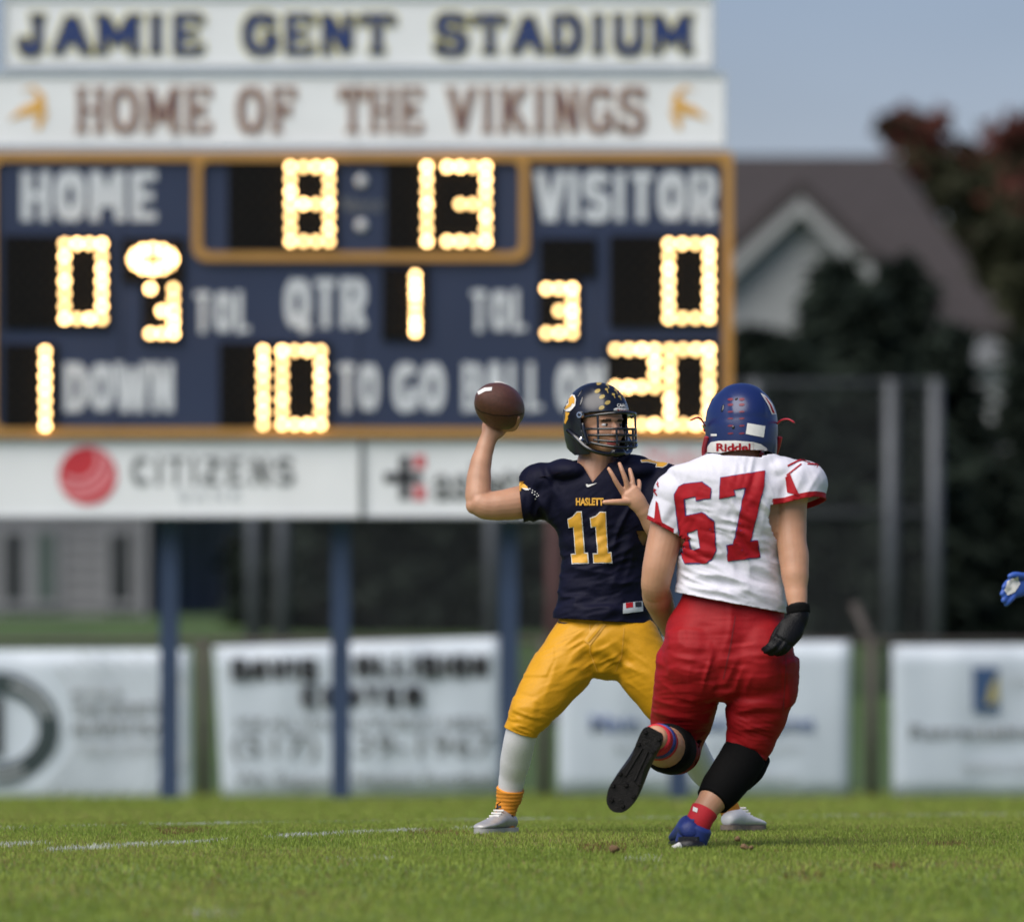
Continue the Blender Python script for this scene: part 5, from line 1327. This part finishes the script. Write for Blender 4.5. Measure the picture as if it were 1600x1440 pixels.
for c_, s in (((645, 350), .006), ((610, 700), .007)):
    q_ = Z6([c_])[0]; dr = (P(q_[0], q_[1], 40) - CAM).normalized(); hit = ht2.ray_cast(CAM, dr)[0]
    MB().ell(hit, s, .003, s, n=10, m=6).build('screw', M_hblack, w_h, True)
for pts in ([(1214, 662, .06), (1222, 656, .02), (1232, 655, .0), (1241, 660, -.01)], [(1101, 664, .06), (1096, 655, .03), (1089, 652, .01), (1079, 656, .0)]):
    MB().tube([(W.q(*q), .0035, .009) for q in pts], n=10, sub=4).build('strap_tail', M_redgloss, w_h, True)

# ---- third player, outside the frame but for a gloved hand
E = Fig(41.6)
tp = empty('person', (PX(1775, 41.6), 41.6, gq(41.6)), 'person almost wholly out of view reaching in with blue and white glove', 'person', 'football players')
eh = E.q(1752, 690, 0)
e_h, e_hm, EX, HR3 = helmet(tp, eh, math.radians(-75), 0, 0, 1.05, M_hblue, M_redgloss, M_redgloss); HR = HR3
b3_ = MB(); head(b3_, EX, 1.0)
b3_.tube(E.T([(1765, 790, 0, 32), (1757, 740, 0, 28), (1753, 710, 0, 28)])); b3_.tube(E.T([(1790, 990, 0, 70, 48), (1785, 900, 0, 66, 48), (1772, 800, 0, 74, 48)]))
b3_.tube(E.T([(1730, 800, -.05, 30), (1705, 845, -.1, 26), (1678, 880, -.13, 22), (1645, 898, -.14, 19), (1616, 907, -.14, 13)]))
b3_.tube(E.T([(1820, 800, .05, 30), (1840, 860, .1, 26), (1846, 905, .1, 22), (1830, 950, .02, 18), (1818, 975, -.02, 14)]))
b3_.tube(E.T([(1760, 1010, 0, 48), (1735, 1080, -.05, 42), (1722, 1140, -.06, 30), (1735, 1200, .0, 26), (1745, 1285, .05, 16)]))
b3_.tube(E.T([(1815, 1010, 0, 48), (1840, 1080, .05, 42), (1855, 1140, .08, 30), (1862, 1200, .12, 26), (1868, 1285, .15, 16)]))
obj('body', remesh(b3_, .006, 3), M_skin2, tp)
j = MB().tube(E.T([(1788, 1000, 0, 80, 56), (1785, 920, 0, 76, 54), (1775, 820, 0, 96, 60), (1768, 775, 0, 90, 54), (1760, 745, 0, 46, 44)]), n=32)
j.tube(E.T([(1740, 795, -.03, 42), (1718, 830, -.07, 36), (1706, 848, -.1, 33)])); j.tube(E.T([(1812, 795, .03, 42), (1832, 840, .08, 36), (1838, 862, .1, 33)]))
obj('jersey', remesh(j, .009, 4), M_jwhite, tp)
p = MB().tube(E.T([(1789, 960, 0, 76, 54), (1788, 1010, 0, 90, 58), (1788, 1040, 0, 66, 50)])); p.tube(E.T([(1762, 1010, 0, 52), (1738, 1080, -.05, 46), (1722, 1150, -.06, 33)])); p.tube(E.T([(1815, 1010, 0, 52), (1840, 1080, .05, 46), (1856, 1150, .08, 33)]))
obj('pants', remesh(p, .009, 4), M_red, tp)
gl = MB().tube(E.T([(1640, 900, -.14, 19), (1616, 906, -.14, 15.5, 14), (1602, 911, -.14, 17, 11)]))
gl.tube(E.T([(1606, 910, -.14, 16, 11), (1592, 915, -.15, 18, 10), (1582, 920, -.16, 16, 9)]))
for t in ([(1588, 905, -.15, 5.5), (1576, 909, -.17, 5), (1569, 917, -.19, 4.5)], [(1582, 913, -.16, 5.5), (1572, 919, -.18, 5), (1566, 928, -.19, 4.5)], [(1582, 922, -.16, 5.5), (1573, 930, -.18, 5), (1568, 938, -.19, 4.5)], [(1587, 928, -.16, 5), (1578, 938, -.18, 4.5), (1572, 944, -.18, 4)], [(1598, 900, -.17, 6), (1586, 898, -.19, 5.4), (1578, 900, -.20, 4.6)]):
    gl.tube(E.T(t), n=10, sub=4, cap=.9)
gme = remesh(gl, .0042, 2); go = obj('glove', gme, M_gblue, tp)
gt_ = bvh_of(gme)
decal('glove_palm', [[(1574, 908), (1590, 900), (1594, 912), (1586, 924), (1574, 930), (1569, 922)]], gt_, M_whiteprint, go, step=2)
for y0_, px_ in ((41.6, 1745), (41.75, 1868)):
    MB().tube(E.T([(px_ - 2, 1255, y0_ - 41.55, 18), (px_, 1290, y0_ - 41.55, 17)]), cap=.2).build('sock', M_redsock, tp, True)
    shoe(Vector((PX(px_ + 14, y0_), y0_, gq(y0_) + .015)), (-.95, -.2, 0), (0, 0, 1), .31, M_bshoe, M_bshoe, tp, True)

# ---- loose turf thrown up by the cleats
for k, (px, py, d, r) in enumerate(((1152, 1311, 37.6, 6), (1163, 1324, 37.3, 7), (960, 1336, 37.0, 8), (1172, 1328, 37.2, 4))):
    c_ = P(px, py, d); c_.z = max(c_.z, .022)
    mb = MB().ell(c_, r * .0024, r * .0022, r * .0018, n=12, m=8)
    me = mb.mesh('dirt_clod', True); cc = coords(me); set_coords(me, cc + normals(me) * (.007 * vn(cc * 70, k))[:, None])
    tag(obj('dirt_clod', me, M_dirt), 'small brown clod of turf on the grass beside the running player', 'clod', 'clods of turf')
